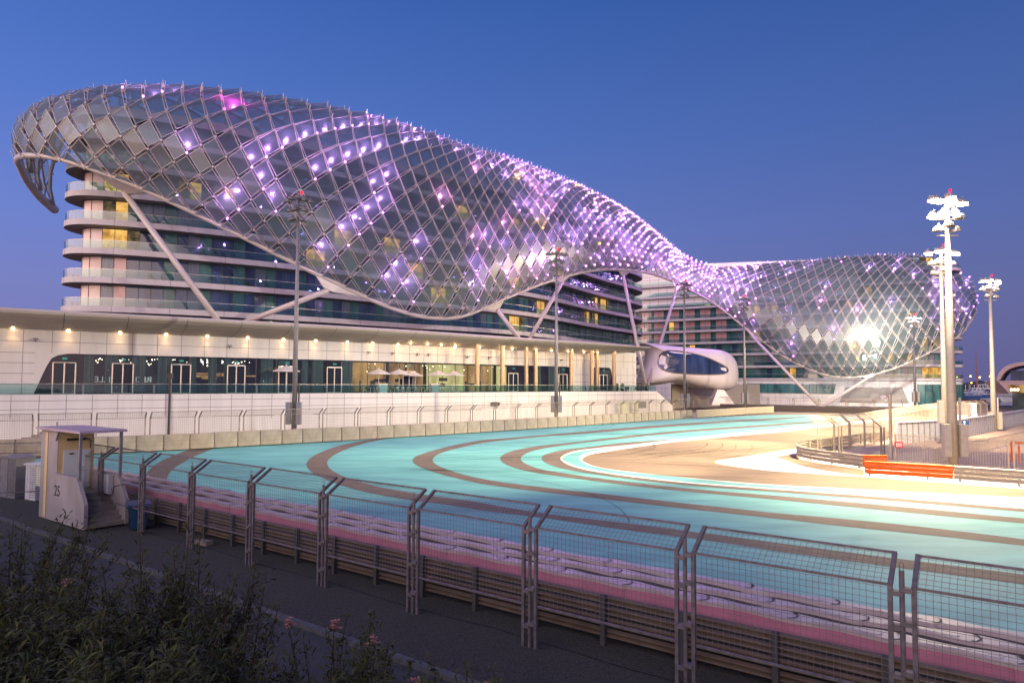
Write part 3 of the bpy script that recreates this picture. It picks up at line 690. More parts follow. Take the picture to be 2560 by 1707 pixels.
HL = Path(crom([(-58.5, 104), (-61.8, 98), (-62.0, 93.6), (-59.4, 90.8), (-55, 90.9), (-47, 94.3), (-37.5, 100), (-28, 107), (-18.9, 115), (-9, 122), (0, 130), (9, 142), (17, 156), (26, 170), (33, 180), (36, 188), (34.5, 195), (29, 200)], 6))
FL = [12.1 + 3.9 * i for i in range(8)]
hotelL = thing('hotel_building', 'curved glass hotel block with white floor slabs and balconies, nearer of the two', 'building')
lit_spots = [(3, 315), (4, 315), (5, 318), (5, 330), (4, 520), (5, 500), (5, 545), (3, 525), (2, 780), (3, 800), (3, 905), (4, 880), (4, 985), (3, 1050), (2, 1110), (3, 1290), (4, 1310), (2, 1365), (1, 1300), (2, 1480), (3, 1500), (0, 1045), (5, 1240), (5, 1180), (6, 1150), (4, 1400), (3, 1140), (6, 1300), (2, 1180)]
def styL(fi, k, q, z):
    x, y = proj((q.x, q.y, z + 1.5)); r_ = rb.random()
    for lf, lx in lit_spots:
        if lf == fi and abs(lx - x) < (30 if x < 700 else 14):
            return ['pane_lit', 'pane_lit', 'pane_soft'] if rb.random() < .75 else ['pane_soft', 'pane_lit', 'pane_teal']
    if x < 175: return ['pane_dark', 'pane_curtain', 'pane_curtain']
    if x < 290: return ['pane_pink', 'pane_pink', 'pane_pink']
    if x < 365: return ['pane_curtain', 'pane_rose' if fi < 5 else 'pane_curtain', 'pane_dark'] if fi < 3 else ['pane_curtain', 'pane_dark', 'pane_dark']
    if x < 1240: return ['pane_dark', 'pane_dark', 'pane_teal'] if r_ < .5 else ['pane_dark', 'pane_curtain', 'pane_teal'] if r_ < .85 else ['pane_curtain', 'pane_curtain', 'pane_teal']
    return ['pane_dark', 'pane_teal', 'pane_teal'] if r_ < .6 else ['pane_teal', 'pane_dark', 'pane_teal'] if r_ < .9 else ['pane_curtain', 'pane_dark', 'pane_teal']
winL = facade(hotelL, HL, 0.0, 1.0, FL, 2.2, 4.6, styL, 96)
g = MB(); core = offset([tuple(v) for v in HL.p], 9.0); g.strip([(x, y, 0) for x, y in core], [(x, y, 43) for x, y in core])
core2 = [(-28, 150), (0, 190), (20, 205)]
g.prism([tuple(core[i]) for i in range(8, len(core) - 6, 6)] + [(22, 205), (-5, 195), (-35, 150), (-52, 118)], 0, 42.5); g.build('back_wall', A['white'], hotelL)
g = MB(); pl = [tuple(v) for v in offset([tuple(v) for v in HL.p], 1.0)]; bk = offset(pl, 9)
g.strip([(x, y, 39.4 + 2.9) for x, y in pl], [(x, y, 43.6) for x, y in pl]); g.strip([(x, y, 43.6) for x, y in pl], [(x, y, 43.6) for x, y in bk]); g.build('roof', A['slab'], hotelL)

HR = Path(crom([(38, 243), (43.5, 232), (60, 222), (74.5, 212), (95, 199), (113, 191), (124, 190.5), (128, 194), (127, 202), (122, 210)], 6))
FR = [7.9 + 3.9 * i for i in range(9)]
hotelR = thing('hotel_building', 'farther hotel block with louvred white base behind the lit right end of the grid shell', 'building')
def styR(fi, k, q, z):
    x, y = proj((q.x, q.y, z + 1.5)); r_ = rb.random()
    if fi == 0 and x > 2280: return ['pane_lit'] * 3
    if fi == 2 and x > 2300: return ['pane_lit', 'pane_soft', 'pane_lit']
    if x < 1850 and fi >= 3 and fi <= 5: return ['pane_rose', 'pane_rose', 'pane_teal'] if r_ < .8 else ['pane_lit', 'pane_rose', 'pane_teal']
    if r_ < .08: return ['pane_soft', 'pane_lit', 'pane_teal']
    return ['pane_dark', 'pane_teal', 'pane_teal'] if r_ < .6 else ['pane_teal', 'pane_curtain', 'pane_teal']
winR = facade(hotelR, HR, 0, 1, FR, 2.0, 5.2, styR, 60, th=.75)
g = MB(); p = offset([tuple(v) for v in HR.p], .3)
g.strip([(x, y, -.2) for x, y in p], [(x, y, 7.05) for x, y in p]); g.mat(1)
HB = Path(p); joints(g, HB, 0, HB.len, 4, 0, 7, (2.3, 4.6))
g.build('base_wall', [A['white'], A['joint']], hotelR)
# upper storeys on the left part: plain panelled wall and parapet
g = MB(); t1 = HR.px(1960); pp = offset(HR.seg(0, HR.len * .62), 1.2); g.strip([(x, y, 31.8) for x, y in pp], [(x, y, 42) for x, y in pp]); g.mat(1)
HP = Path(pp); joints(g, HP, 0, HP.len, 3, 32, 42, (33.5, 35, 36.5, 38, 39.5, 41), wd=.08, pr=.02); g.build('panel_wall', [A['pod'], A['joint']], hotelR)
g = MB(); pp = offset(HR.seg(0, HR.px(2110), 3), 6); pb = offset(pp, 5)
ztop = lambda x: 46.0 - max(0, min(2.4, (x - 66) * .075))
g.strip([(x, y, 42.8) for x, y in pp], [(x, y, ztop(x)) for x, y in pp]); g.strip([(x, y, ztop(x)) for x, y in pp], [(x, y, ztop(x)) for x, y in pb]); g.mat(1)
joints(g, Path(pp), 0, Path(pp).len, 3, 43, 43.4, (), wd=.1, pr=.02); g.build('parapet', [A['pod'], A['joint']], hotelR)
g = MB(); core = offset([tuple(v) for v in HR.p], 8.0); g.prism([tuple(c) for c in core[::4]] + [(118, 225), (60, 255)], 0, 43); g.build('back_wall', A['white'], hotelR)
# base features: louvre, glazed openings
def onbase(px, z0, z1, px2, name, mats, slant=0, louv=False):
    a, b = HB.px(px), HB.px(px2); pp = offset(HB.seg(a, b, 1), -.22); n = len(pp) - 1; g = MB()
    lo, hi = [], []
    for i, (x, y) in enumerate(pp): lo.append((x, y, z0)); hi.append((x, y, z1))
    # slanted ends
    if slant:
        q0, q1 = HB.at(a + slant) - HB.nor(a) * .22, HB.at(b - slant) - HB.nor(b) * .22
        hi = [(q0.x + (q1.x - q0.x) * i / n, q0.y + (q1.y - q0.y) * i / n, z1) for i in range(n + 1)]
    g.strip(lo, hi)
    if louv:
        g.mat(1)
        for k in range(14):
            z = z0 + (z1 - z0) * (k + .5) / 14; f_ = (k + .5) / 14
            for i in range(n):
                l0, l1, h0, h1 = Vector(lo[i]), Vector(lo[i + 1]), Vector(hi[i]), Vector(hi[i + 1])
                a_, b_ = l0.lerp(h0, f_), l1.lerp(h1, f_); a_.y -= .08; b_.y -= .08; g.bar(a_, b_, .12, .11)
    else:
        g.mat(1)
        for i in range(0, n + 1, 2): g.bar(lo[i], hi[i], .08, .1)
    return g.build(name, mats, hotelR)
onbase(2098, .9, 5.3, 2272, 'louvre', [A['black'], A['pod']], slant=1.6, louv=True)
onbase(1872, 3.3, 6.2, 2084, 'glazed_opening', [A['pane_teal'], A['frame']], slant=-.6)
onbase(2292, .1, 6.2, 2358, 'glazed_corner', [A['pane_teal'], A['frame']])
g = MB(); p = offset(HB.seg(HB.px(2292), HB.px(2358)), 1.5)
# ================================================================== GRID SHELL over both hotel blocks
# s = rim node number along the front edge; columns: s, rim (px, py, depth), crest (px, py, depth), rows up to the crest
CTL = [
 (-5, (136, 524, 120), (275, 238, 118), 7.5), (-3.5, (98, 490, 112), (240, 240, 114), 7), (-2, (67, 450, 106), (200, 247, 111), 6.5), (-1, (52, 420, 100), (165, 256, 109), 6.2), (0, (44, 398, 94), (140, 264, 108), 6), (1, (68, 389, 88.5), (165, 256, 105), 6.3), (2.5, (130, 394, 85), (256, 236, 104), 7),
 (4, (217, 418, 83), (330, 226, 105), 8), (6, (349, 469, 83), (450, 222, 106), 9.5), (9, (545, 561, 86), (640, 240, 109), 11.5), (13, (797, 687, 92), (915, 290, 116), 14), (17, (1010, 780, 101), (1085, 340, 123), 16),
 (20, (1140, 793, 108), (1180, 374, 129), 16.5), (24, (1263, 745, 117), (1268, 398, 138), 17), (28, (1375, 702, 127), (1360, 432, 148), 17), (33, (1490, 675, 140), (1468, 478, 159), 17), (38, (1590, 677, 154), (1560, 528, 170), 17),
 (43, (1660, 694, 166), (1640, 588, 180), 16), (47, (1718, 722, 176), (1715, 645, 188), 15), (50, (1763, 745, 183), (1790, 668, 196), 14), (53, (1812, 778, 186), (1870, 664, 201), 14), (56, (1880, 832, 186), (1945, 659, 203), 14),
 (59, (1975, 899, 184), (2040, 653, 202), 15), (62, (2068, 937, 181), (2120, 646, 200), 16), (65, (2150, 941, 179), (2195, 641, 199), 16), (68, (2235, 920, 178), (2270, 640, 198), 15), (70.5, (2305, 889, 179), (2335, 648, 198), 13),
 (72.5, (2358, 862, 181), (2385, 668, 198), 11), (74.5, (2402, 835, 185), (2418, 695, 200), 9), (76, (2428, 800, 191), (2436, 728, 204), 6.5), (77, (2440, 775, 199), (2440, 748, 208), 5)]
cs_ = [c[0] for c in CTL]
RV = [atY(*c[1]) for c in CTL]; CV = [atY(*c[2]) for c in CTL]; VV = [c[3] for c in CTL]
def herm(vals, s):
    i = 0
    while i < len(cs_) - 2 and s > cs_[i + 1]: i += 1
    x0, x1 = cs_[i], cs_[i + 1]; h = x1 - x0; t = (s - x0) / h
    def tg(j):
        if j == 0: return (vals[1] - vals[0]) * (1 / (cs_[1] - cs_[0]))
        if j == len(cs_) - 1: return (vals[-1] - vals[-2]) * (1 / (cs_[-1] - cs_[-2]))
        return (vals[j + 1] - vals[j - 1]) * (1 / (cs_[j + 1] - cs_[j - 1]))
    a, b = tg(i), tg(i + 1); t2, t3 = t * t, t * t * t
    return vals[i] * (2 * t3 - 3 * t2 + 1) + a * (h * (t3 - 2 * t2 + t)) + vals[i + 1] * (-2 * t3 + 3 * t2) + b * (h * (t3 - t2))
S0, S1 = cs_[0], cs_[-1]
memo = {}; tabs = {}
def curve(s, w):
    Rp, Cp = herm(RV, s), herm(CV, s)
    h = Vector((Cp.x - Rp.x, Cp.y - Rp.y, 0)); dz = Cp.z - Rp.z; sl = (Cp.z - H) / Cp.y; bul = min(.55, dz / 50)
    if w <= 1: A_, D_ = Rp, Cp; B_ = Rp - h * bul + Vector((0, 0, .45 * dz)); C_ = Cp - h * .5 - Vector((0, 0, .5 * h.length * sl)); t = w
    else:
        E = Cp + h * 1.5 - Vector((0, 0, dz * .5)); A_, D_ = Cp, E; B_ = Cp + h * .5 + Vector((0, 0, .5 * h.length * sl * .8)); C_ = E + Vector((0, 0, dz * .25)); t = min(1, w - 1)
    return A_ * (1 - t) ** 3 + B_ * (3 * t * (1 - t) ** 2) + C_ * (3 * t * t * (1 - t)) + D_ * t ** 3
def P(s, v):
    """point of the shell, rows spaced evenly along the section"""
    key = (round(s, 3), round(v, 3))
    if key in memo: return memo[key]
    s = max(S0, min(S1, s)); V = herm(VV, s); w = v / V
    if w > 1: q = curve(s, w)
    else:
        ks = round(s, 3)
        if ks not in tabs:
            pts = [curve(s, i / 40) for i in range(41)]; d = [0]
            e3 = [(b - a).length for a, b in zip(pts, pts[1:])]; q2 = [Vector((*proj(p), 0)) for p in pts]; e2_ = [(b - a).length for a, b in zip(q2, q2[1:])]
            al = .85 if s < 9 else max(.45, .85 - (s - 9) * .05); t3, t2 = sum(e3), sum(e2_)
            for a, b in zip(e3, e2_): d.append(d[-1] + (1 - al) * a / t3 + al * b / t2)
            tabs[ks] = (pts, d)
        pts, d = tabs[ks]; x = w * d[-1]; i = 0
        while i < 39 and d[i + 1] < x: i += 1
        q = pts[i].lerp(pts[i + 1], (x - d[i]) / max(1e-9, d[i + 1] - d[i]))
    memo[key] = q; return q
def top(s):
    V = herm(VV, max(S0, min(S1, s)))
    return V * (1.0 if s < 2.2 or s > 72 else 1.55)
def nrm(s, v):
    a = P(s + .25, v) - P(s - .25, v); b = P(s, v + .5) - P(s, max(0, v - .5)); n = a.cross(b)
    if n.length < 1e-9: return Vector((0, -1, 0))
    n.normalize(); return n if v / herm(VV, max(S0, min(S1, s))) > 1.3 or n.y < .3 or n.z > 0 else -n
shell = thing('grid_shell', 'undulating steel and glass grid shell with violet lights wrapped over both hotel blocks', 'grid shell canopy')
g = MB(); nodes = []; cells = []
n0, n1 = int(S0 * 2), int(S1 * 2)
mid = Vector((0, 0, 0))
for v in range(0, 30):
    for k in range(n0, n1 + 1):
        if (k + v) % 2: continue
        s = k / 2
        if v > top(s) + .01: continue
        nodes.append((s, v))
        for dk in (-1, 1):
            k2 = k + dk
            if k2 < n0 or k2 > n1 or v + 1 > top(k2 / 2) + .01: continue
            a, b = P(s, v), P(k2 / 2, v + 1); n = nrm((s + k2 / 2) / 2, v + .5); d = (b - a); ln = d.length
            side = d.normalized().cross(n) * min(.11, ln * .045); up = n
            wd = min(.05, .022 * ln)
            for e in (-1, 1): g.bar(a + side * e, b + side * e, wd, min(.18, .07 * ln), up)
        if v + 2 <= top(s) + .01 and k - 1 >= n0 and k + 1 <= n1 and v + 1 <= top(s - .5) and v + 1 <= top(s + .5): cells.append([(s, v), (s + .5, v + 1), (s, v + 2), (s - .5, v + 1)])
for k in range(int(S0), int(S1)):      # triangles that close the grid against the rim
    cells.append([(k, 0), (k + 1, 0), (k + .5, 1)])
g.build('lattice', A['lattice'], shell)
g = MB()
for s, v in nodes:
    p = P(s, v); n = nrm(s, v); sz = min(.3, .09 * (P(s + .5, v + 1) - p).length + .04)
    g.tube([p - n * sz, p + n * sz * 1.6], sz * .62, 6)
    if v / herm(VV, max(S0, min(S1, s))) > .8:
        u = (P(s, v + .3) - p).normalized(); g.bar(p + n * sz, p + n * (sz + .85) + u * .2, .07, .07)
tag(g.build('node_bracket', A['rim'], shell), kind='stuff')
# panels, each a framed pane standing off the lattice
pan = []
for c in cells:
    pts = [P(*q) for q in c]; ctr = sum(pts, Vector()) / len(pts); cs2 = sum(q[0] for q in c) / len(c); cv2 = sum(q[1] for q in c) / len(c)
    n = nrm(cs2, cv2); L_ = min((pts[i] - pts[(i + 1) % len(pts)]).length for i in range(len(pts)))
    ins = .87 if len(pts) == 4 else .74
    q = [ctr + (p - ctr) * ins for p in pts]; off = n * min(.42, .16 * L_)
    up = (pts[2] - pts[0]) if len(pts) == 4 else (pts[2] - ctr)
    tilt = .07 * L_
    q = [p + off + n * tilt * ((p - ctr).dot(up) / max(1e-6, up.length_squared)) * 2 for p in q]
    pn = (q[2] - q[0]).cross(q[-1] - q[1]); 
    if pn.length > 1e-6:
        pn.normalize(); cq = sum(q, Vector()) / len(q); q = [p - pn * (p - cq).dot(pn) for p in q]
    area = 0; pp = [proj(p) for p in q]
    for i in range(len(pp)): x1, y1 = pp[i]; x2, y2 = pp[(i + 1) % len(pp)]; area += x1 * y2 - x2 * y1
    wv = cv2 / herm(VV, max(S0, min(S1, cs2)))
    pan.append((abs(area) if wv < 1 else abs(area) * .2, q, n, L_, cs2, cv2))
pan.sort(key=lambda e: -e[0]); rest = MB(); restf = MB()
def panel(mb, q, n, L_):
    fw = min(.075, .028 * L_); mb.mat(0); mb.face(q); mb.mat(1)
    for i in range(len(q)): mb.bar(q[i], q[(i + 1) % len(q)], fw, fw * 1.3, n)
for i, (ar, q, n, L_, s_, v_) in enumerate(pan):
    if i < 100: mb = MB(); panel(mb, q, n, L_); mb.build('glass_panel', [A['shell_glass'], A['rim']], shell)
    else: panel(rest, q, n, L_)
tag(rest.build('glass_panel', [A['shell_glass'], A['rim']], shell), kind='stuff')
# rim tube
g = MB(); rp = [herm(RV, S0 + (S1 - S0) * i / 330) for i in range(331)]
g.tube(rp, [.34 if i > 30 else .34 + .4 * (30 - i) / 30 for i in range(331)], 10); g.build('rim_tube', A['rim'], shell, smooth=True)
# ribs inside the left end
g = MB()
for s in (-4, -2.5, -1, .5, 2):
    V = herm(VV, s); g.tube([P(s, V * k / 8) + Vector((.8, 1.2, -.4)) for k in range(0, 9)], .32, 6)
g.build('inner_rib', A['lattice'], shell)
# struts with their gussets
def strut(t, b, gs, w_):
    s_, g0, g1 = gs; a, c = atY(*t), atY(*b)
    mb = MB(); mb.tube([a, c + (c - a).normalized() * 1.5], .38, 10); mb.build('strut', A['rim'], shell, smooth=True)
    r0, rm_, r1 = herm(RV, g0), herm(RV, s_), herm(RV, g1)
    mb = MB(); f_ = [r0, rm_, r1, a + (r1 - r0).normalized() * .7, a - (r1 - r0).normalized() * .7]; o = Vector((.05, .5, 0))
    mb.hexa([p - o * .5 for p in f_], [p + o * .5 for p in f_]); mb.build('gusset', A['rim'], shell)
strut((311, 481, 85), (548, 806, 87), (4.9, 3.9, 6.4), 1)
strut((822, 725, 93), (597, 811, 95), (14, 12.8, 15.2), 1)
strut((1243, 774, 116), (1300, 850, 119), (23, 22, 24), 1)
strut((1406, 705, 130), (1322, 850, 127), (29.2, 28.5, 30.2), 1)
strut((1558, 690, 150), (1613, 960, 142), (36.5, 35.5, 37.5), 1)
strut((1692, 722, 170), (1620, 962, 160), (45, 44.2, 46), 1)
strut((1880, 840, 185), (2052, 1018, 172), (56, 55, 57), 1)
strut((2172, 944, 178), (2066, 1010, 176), (65.8, 65, 66.5), 1)
# LED lights on the nodes
rl = random.Random(21); lit = []; force = {}
def chance(x, y, w):
    if x < 1040: return 0
    if x < 1250: return .17 if w < .9 else .35
    if x < 1450: return .40 if w < .8 else .62
    if x < 1900: return .74
    if x < 2330: return .15 if w > .35 else .05
    return .5 if w > .05 else .3
EXPL = [(155, 258), (308, 235), (361, 245), (414, 239), (534, 275, 'M'), (548, 306, 'M'), (470, 372), (625, 411), (618, 520), (575, 540), (748, 370), (768, 363), (803, 351), (839, 339), (871, 329), (900, 321), (907, 298), (894, 283), (930, 294), (968, 309), (1006, 320), (1035, 323),
        (667, 396), (688, 392), (780, 445), (802, 442), (816, 427), (850, 411), (837, 425), (871, 407), (884, 397), (903, 392), (911, 384), (934, 377), (1003, 377), (1025, 366), (662, 501), (681, 501), (916, 468), (941, 465), (950, 552), (973, 551), (920, 578), (941, 578), (907, 606), (875, 634), (835, 660), (815, 659), (1050, 625), (1010, 700), (1020, 726), (1042, 742), (985, 740)]
PN = [(s, v, P(s, v)) for s, v in nodes if 1 <= v <= herm(VV, max(S0, min(S1, s))) * 1.0]
PN = [(s, v, p, proj(p)) for s, v, p in PN]
used_ = set()
for e in EXPL:
    b_ = min(PN, key=lambda q: (q[3][0] - e[0]) ** 2 + (q[3][1] - e[1]) ** 2)
    if (b_[0], b_[1]) in used_: continue
    used_.add((b_[0], b_[1])); lit.append((b_[3][0], b_[3][1], b_[0], b_[1], b_[2])); force[(b_[0], b_[1])] = 'led_magenta' if len(e) > 2 else 'led'
for s, v in nodes:
    V = herm(VV, s); w_ = v / V
    if v < 1 or w_ > 1.12 or (s, v) in used_: continue
    p = P(s, v); x, y = proj(p)
    if rl.random() < chance(x, y, w_): lit.append((x, y, s, v, p))
sizes = sorted(lit, key=lambda e: e[4].y); restl = {'led': MB(), 'led_pink': MB(), 'led_amber': MB(), 'led_magenta': MB()}; A['led_magenta'] = glow('led_magenta', (1, .08, .8), 7, bulb=True)
npt = 0
for i, (x, y, s, v, p) in enumerate(sizes):
    r_ = rl.random(); key = 'led_amber' if r_ < .02 else 'led_pink' if r_ < .16 else 'led'
    key = force.get((s, v), key); n = nrm(s, v); c = p + n * .62; rad = .13 + .0007 * p.y * (1 if x > 1400 else .45)
    if i < 100:
        mb = MB(); mb.ball(c, rad, 6, 4); mb.build('node_light', A[key], shell, smooth=True)
    else: restl[key].ball(c, rad, 6, 4)
    # real light from the fitting, washing over the panes around it
    colr = {'led': (.62, .30, 1), 'led_pink': (1, .35, .9), 'led_amber': (1, .5, .1), 'led_magenta': (1, .05, .7)}[key]
    pr = 1.0 if x < 1450 else .42 if x < 1900 else .6
    if rl.random() < pr:
        e = 340 if x < 1450 else 280 if x < 1900 else 330; e = e * 4 if key == 'led_magenta' else e
        u = (P(s, v + 1) - p); point(p + n * 1.5 + u * 1.25, e, colr, .16, shell); npt += 1
for k_, mb in restl.items():
    if mb.f: tag(mb.build('node_light', A[k_], shell, smooth=True), kind='stuff')
print('cells', len(cells), 'nodes', len(nodes), 'leds', len(lit), 'points', npt)
# link pod between the blocks
pod = thing('link_pod', 'smooth white pod with one long dark oval window bridging the gap between the hotel blocks', 'bridge pod')
k_ = lambda x, y: (1280 + x / 3.672, 620 + y / 3.672)
ob = [(1200, 870), (1400, 888), (1600, 903), (1800, 915), (1950, 927), (2040, 955), (2100, 1005), (2135, 1080), (2142, 1180), (2122, 1265), (2050, 1308), (1900, 1310), (1700, 1280), (1560, 1245), (1450, 1235), (1380, 1250), (1240, 1262), (1165, 1245), (1185, 1150), (1228, 1050), (1248, 960), (1235, 905)]
op = [Vector(k_(*q)).to_3d() for q in ob]; op = crom(op, 4, True)
cx, cy = sum(p.x for p in op) / len(op), sum(p.y for p in op) / len(op)
rings = []
for f_, dy in ((.0, 158.2), (.45, 158.3), (.62, 158.6), (.78, 159.4), (.9, 160.8), (.97, 162.8), (1.0, 165.5), (.99, 169), (.9, 173)):
    rings.append([atY(cx + (p.x - cx) * f_, cy + (p.y - cy) * f_, 165.5) * 1 for p in op])
    for p in rings[-1]: p.y = dy + (p.x - 30) * .25
g = MB(); o_ = 0
for ra, rb_ in zip(rings, rings[1:]):
    for i in range(len(ra)): j = (i + 1) % len(ra); g.face([ra[i], ra[j], rb_[j], rb_[i]])
body = g.build('body', A['pod'], pod)
import bmesh
bm = bmesh.new(); bm.from_mesh(body.data); bmesh.ops.remove_doubles(bm, verts=bm.verts, dist=.01)
for f in bm.faces: f.smooth = True
bm.to_mesh(body.data); bm.free()
wb = [(1340, 1050), (1350, 995), (1390, 955), (1460, 938), (1600, 955), (1750, 990), (1870, 1040), (1955, 1085), (1982, 1115), (1968, 1142), (1900, 1158), (1700, 1158), (1500, 1145), (1400, 1122), (1355, 1090)]
wp = crom([Vector(k_(*q)).to_3d() for q in wb], 4, True)
dg_ = bpy.context.evaluated_depsgraph_get(); dg_.update()
def onpod(p, off):
    # distance of the pod's own skin along this line of sight, from the rings (same depth law)
    d = ray(p.x, p.y); best = None; a = EYE + d * 140; ok, loc, nn, ix = body.ray_cast(a, d)
    return (loc if ok else atY(p.x, p.y, 166)) - d.normalized() * off
wc = Vector((sum(p.x for p in wp) / len(wp), sum(p.y for p in wp) / len(wp), 0))
g = MB(); lv = [[onpod(wc.lerp(p, f_), .10) for p in wp] for f_ in (.04, .35, .68, 1)]
g.face(lv[0])
for ra, rb_ in zip(lv, lv[1:]):
    for i in range(len(ra)): j = (i + 1) % len(ra); g.face([ra[i], ra[j], rb_[j], rb_[i]])
ow = g.build('oval_window', A['pane_dark'], pod)
g = MB(); g.tube([onpod(wc.lerp(p, 1.01), .05) for p in wp + [wp[0]]], .12, 6, caps=False); g.build('window_rim', A['bronze'], pod)
g = MB()
b0 = [atZ(*k_(1850, 1400), 0), atZ(*k_(2040, 1400), 0)]
fa = [atY(*k_(x, y), 164) for x, y in ((1835, 1440), (2050, 1440), (1945, 1300), (1885, 1300))]
g.hexa(fa, [p + Vector((0, 3, 0)) for p in fa]); g.build('foot', A['pod'], pod)
# dark undercroft wall and stair left of the pod
g = MB(); w0, w1 = atY(1680, 985, 172), atY(1900, 985, 205); g.hexa([(w0.x, w0.y, -.2), (w1.x, w1.y, -.2), (w1.x, w1.y + 1, -.2), (w0.x, w0.y + 1, -.2)], [(w0.x, w0.y, 6), (w1.x, w1.y, 6), (w1.x, w1.y + 1, 6), (w0.x, w0.y + 1, 6)])
tag(g.build('retaining_wall', A['soffit']), 'tan wall in the shade beneath the white pod', 'wall')
g = MB()
for i in range(16):
    a = atY(1598, 958, 150); g.box(a.x - 5 - i * .0 - .35 * i * .2, a.x + 2, a.y + .3 * i, a.y + .3 * i + .32, ZTER + .17 * i, ZTER + .17 * (i + 1))
sp = g.build('stair', A['joint']); tag(sp, 'dark stair rising behind the right end of the terrace', 'staircase')
g = MB(); a, b = atY(1548, 960, 148), atY(1625, 960, 158)
g.hexa([(a.x, a.y, 0), (b.x, b.y, 0), (b.x, b.y + 1, 0), (a.x, a.y + 1, 0)], [(a.x, a.y, 13), (b.x, b.y, 13), (b.x, b.y + 1, 13), (a.x, a.y + 1, 13)])
# ================================================================== MASTS, FAR BARRIER, NEAR FENCE
def mast(px, Y, ztop, lit, base=0, label='', col_='mast', r0=.29, heads=12, box=True, boxz=2.2, mirror=1):
    b = atY(px, 1000, Y); root = thing('floodlight_mast', label, 'floodlight mast', (b.x, b.y, 0))
    g = MB(); g.tube([(0, 0, -.1), (0, 0, ztop * .45), (0, 0, ztop)], [r0, r0 * .8, r0 * .42], 12, caps=True); g.build('pole', A[col_], root, smooth=True)
    if box:
        for sx_ in (-1, 1):
            g = MB(); g.box(sx_ * r0 * 1.0 - (.5 if sx_ < 0 else 0), sx_ * r0 + (.5 if sx_ > 0 else 0), -.45, -.05, boxz, boxz + 2.3); g.build('control_box', A['cab_grey' if not lit else 'mast_pale'], root)
        g = MB(); g.tube([(r0 + .18, -.1, boxz + 2.2), (r0 + .18, -.1, boxz + 4.2)], .09, 6); g.build('conduit', A['cable_dark'] if not lit else A['mast_pale'], root)
    g = MB(); g.bar((-1.3, 0, ztop - .5), (1.3, 0, ztop - .5), .12, .12); g.bar((-.95, 0, ztop - 1.9), (.95, 0, ztop - 1.9), .12, .12); g.bar((-.8, 0, ztop - 3.1), (.8, 0, ztop - 3.1), .1, .1)
    g.bar((0, -1, ztop - 1.1), (0, 1, ztop - 1.1), .1, .1); g.bar((0, 0, ztop - 3.3), (0, 0, ztop), .16, .16, (0, 1, 0)); g.build('crossarm', A[col_], root)
    rr = random.Random(px)
    pos = [(x_ * .72, ztop - (ztop - z_) * .82) for x_, z_ in [(-1.7, ztop - .6), (-.85, ztop - .5), (.2, ztop - .35), (.95, ztop - .6), (1.7, ztop - .75), (-1.25, ztop - 1.9), (-.4, ztop - 1.75), (.7, ztop - 1.6), (1.25, ztop - 2.0), (-.8, ztop - 3.1), (.2, ztop - 2.7), (.8, ztop - 3.2)]][:heads]
    for i, (x, z) in enumerate(pos):
        on = lit and i < (8 if lit > 1 else 5)
        g = MB(); y = rr.uniform(-.5, .4); tl = rr.uniform(-.2, .2)
        # bell shaped housing: a squashed dome over a flat lens
        n = 10; ringp = lambda r_, h_: [(x + r_ * math.cos(2 * math.pi * k / n), y - .1 + r_ * math.sin(2 * math.pi * k / n), z + h_ + tl * math.cos(2 * math.pi * k / n) * .5) for k in range(n)]
        rs = [ringp(.40, -.20), ringp(.37, -.02), ringp(.25, .13), ringp(.10, .20)]
        for a, b_ in zip(rs, rs[1:]):
            for k in range(n): j = (k + 1) % n; g.face([a[k], a[j], b_[j], b_[k]])
        g.face(rs[-1]); g.bar((x, y, z + .2), (x, 0, z + .35), .09, .09)
        hd = g.build('floodlight', A['lamp_grey' if not lit else 'mast_pale'], root)
        g = MB(); g.face([Vector(p) + Vector((0, 0, .01)) for p in ringp(.37, -.21)][::-1])
        if on:
            fr_ = [(x + .42 * math.cos(2 * math.pi * k / n), y - .62, z - .02 + .25 * math.sin(2 * math.pi * k / n)) for k in range(n)]
            g.ball((x, y - .25, z - .12), .30, 8, 5, (1, .8, .55))
        g.build('lens', A['flood'] if on else A['lamp_grey'], hd)
    g = MB(); g.tube([(.3, 0, ztop), (.3, 0, ztop + .2)], .02, 6); g.ball((.3, 0, ztop + .25), (.07 + (.0006 if lit else .0011) * Y), 8, 5); g.build('beacon', A['red'], root)
    return root, Vector((b.x, b.y, ztop))
for px, Y, z, lb in ((736.5, 71, 25.6, 'unlit grey mast, nearest of the dark ones, its head against the big shell'), (1390.5, 97, 24.9, 'unlit grey mast with red beacon, second dark one along the far barrier'),
                     (1712, 126, 24.9, 'unlit grey mast in front of the white pod, third dark one'), (1862, 148, 24.9, 'unlit grey mast before the right hotel block, most distant dark one')):
    b = atY(px, 1000, Y); mast(px, Y, z, 0, label=lb, boxz=1.6 if Y < 80 else 1.9)
FLC = (1, .80, .50)
m1, h1 = mast(2379, 49.4, 20.0, 2, label='tall pale mast with blazing lamps, nearest one by the pavement on the right', col_='mast_pale', r0=.34, boxz=.9)
m2, h2 = mast(2361, 69, 20.0, 1, label='lit mast half hidden directly behind the tall pale mast', col_='mast_pale', r0=.3)
m3, h3 = mast(2483, 91, 20.5, 1, label='slim lit mast standing against open sky at the far right', col_='mast_pale', r0=.34, boxz=.2)
m4, h4 = mast(2288, 154, 21.8, 1, label='lit mast in front of the right grid shell, farthest of the lit ones', col_='mast', r0=.3)
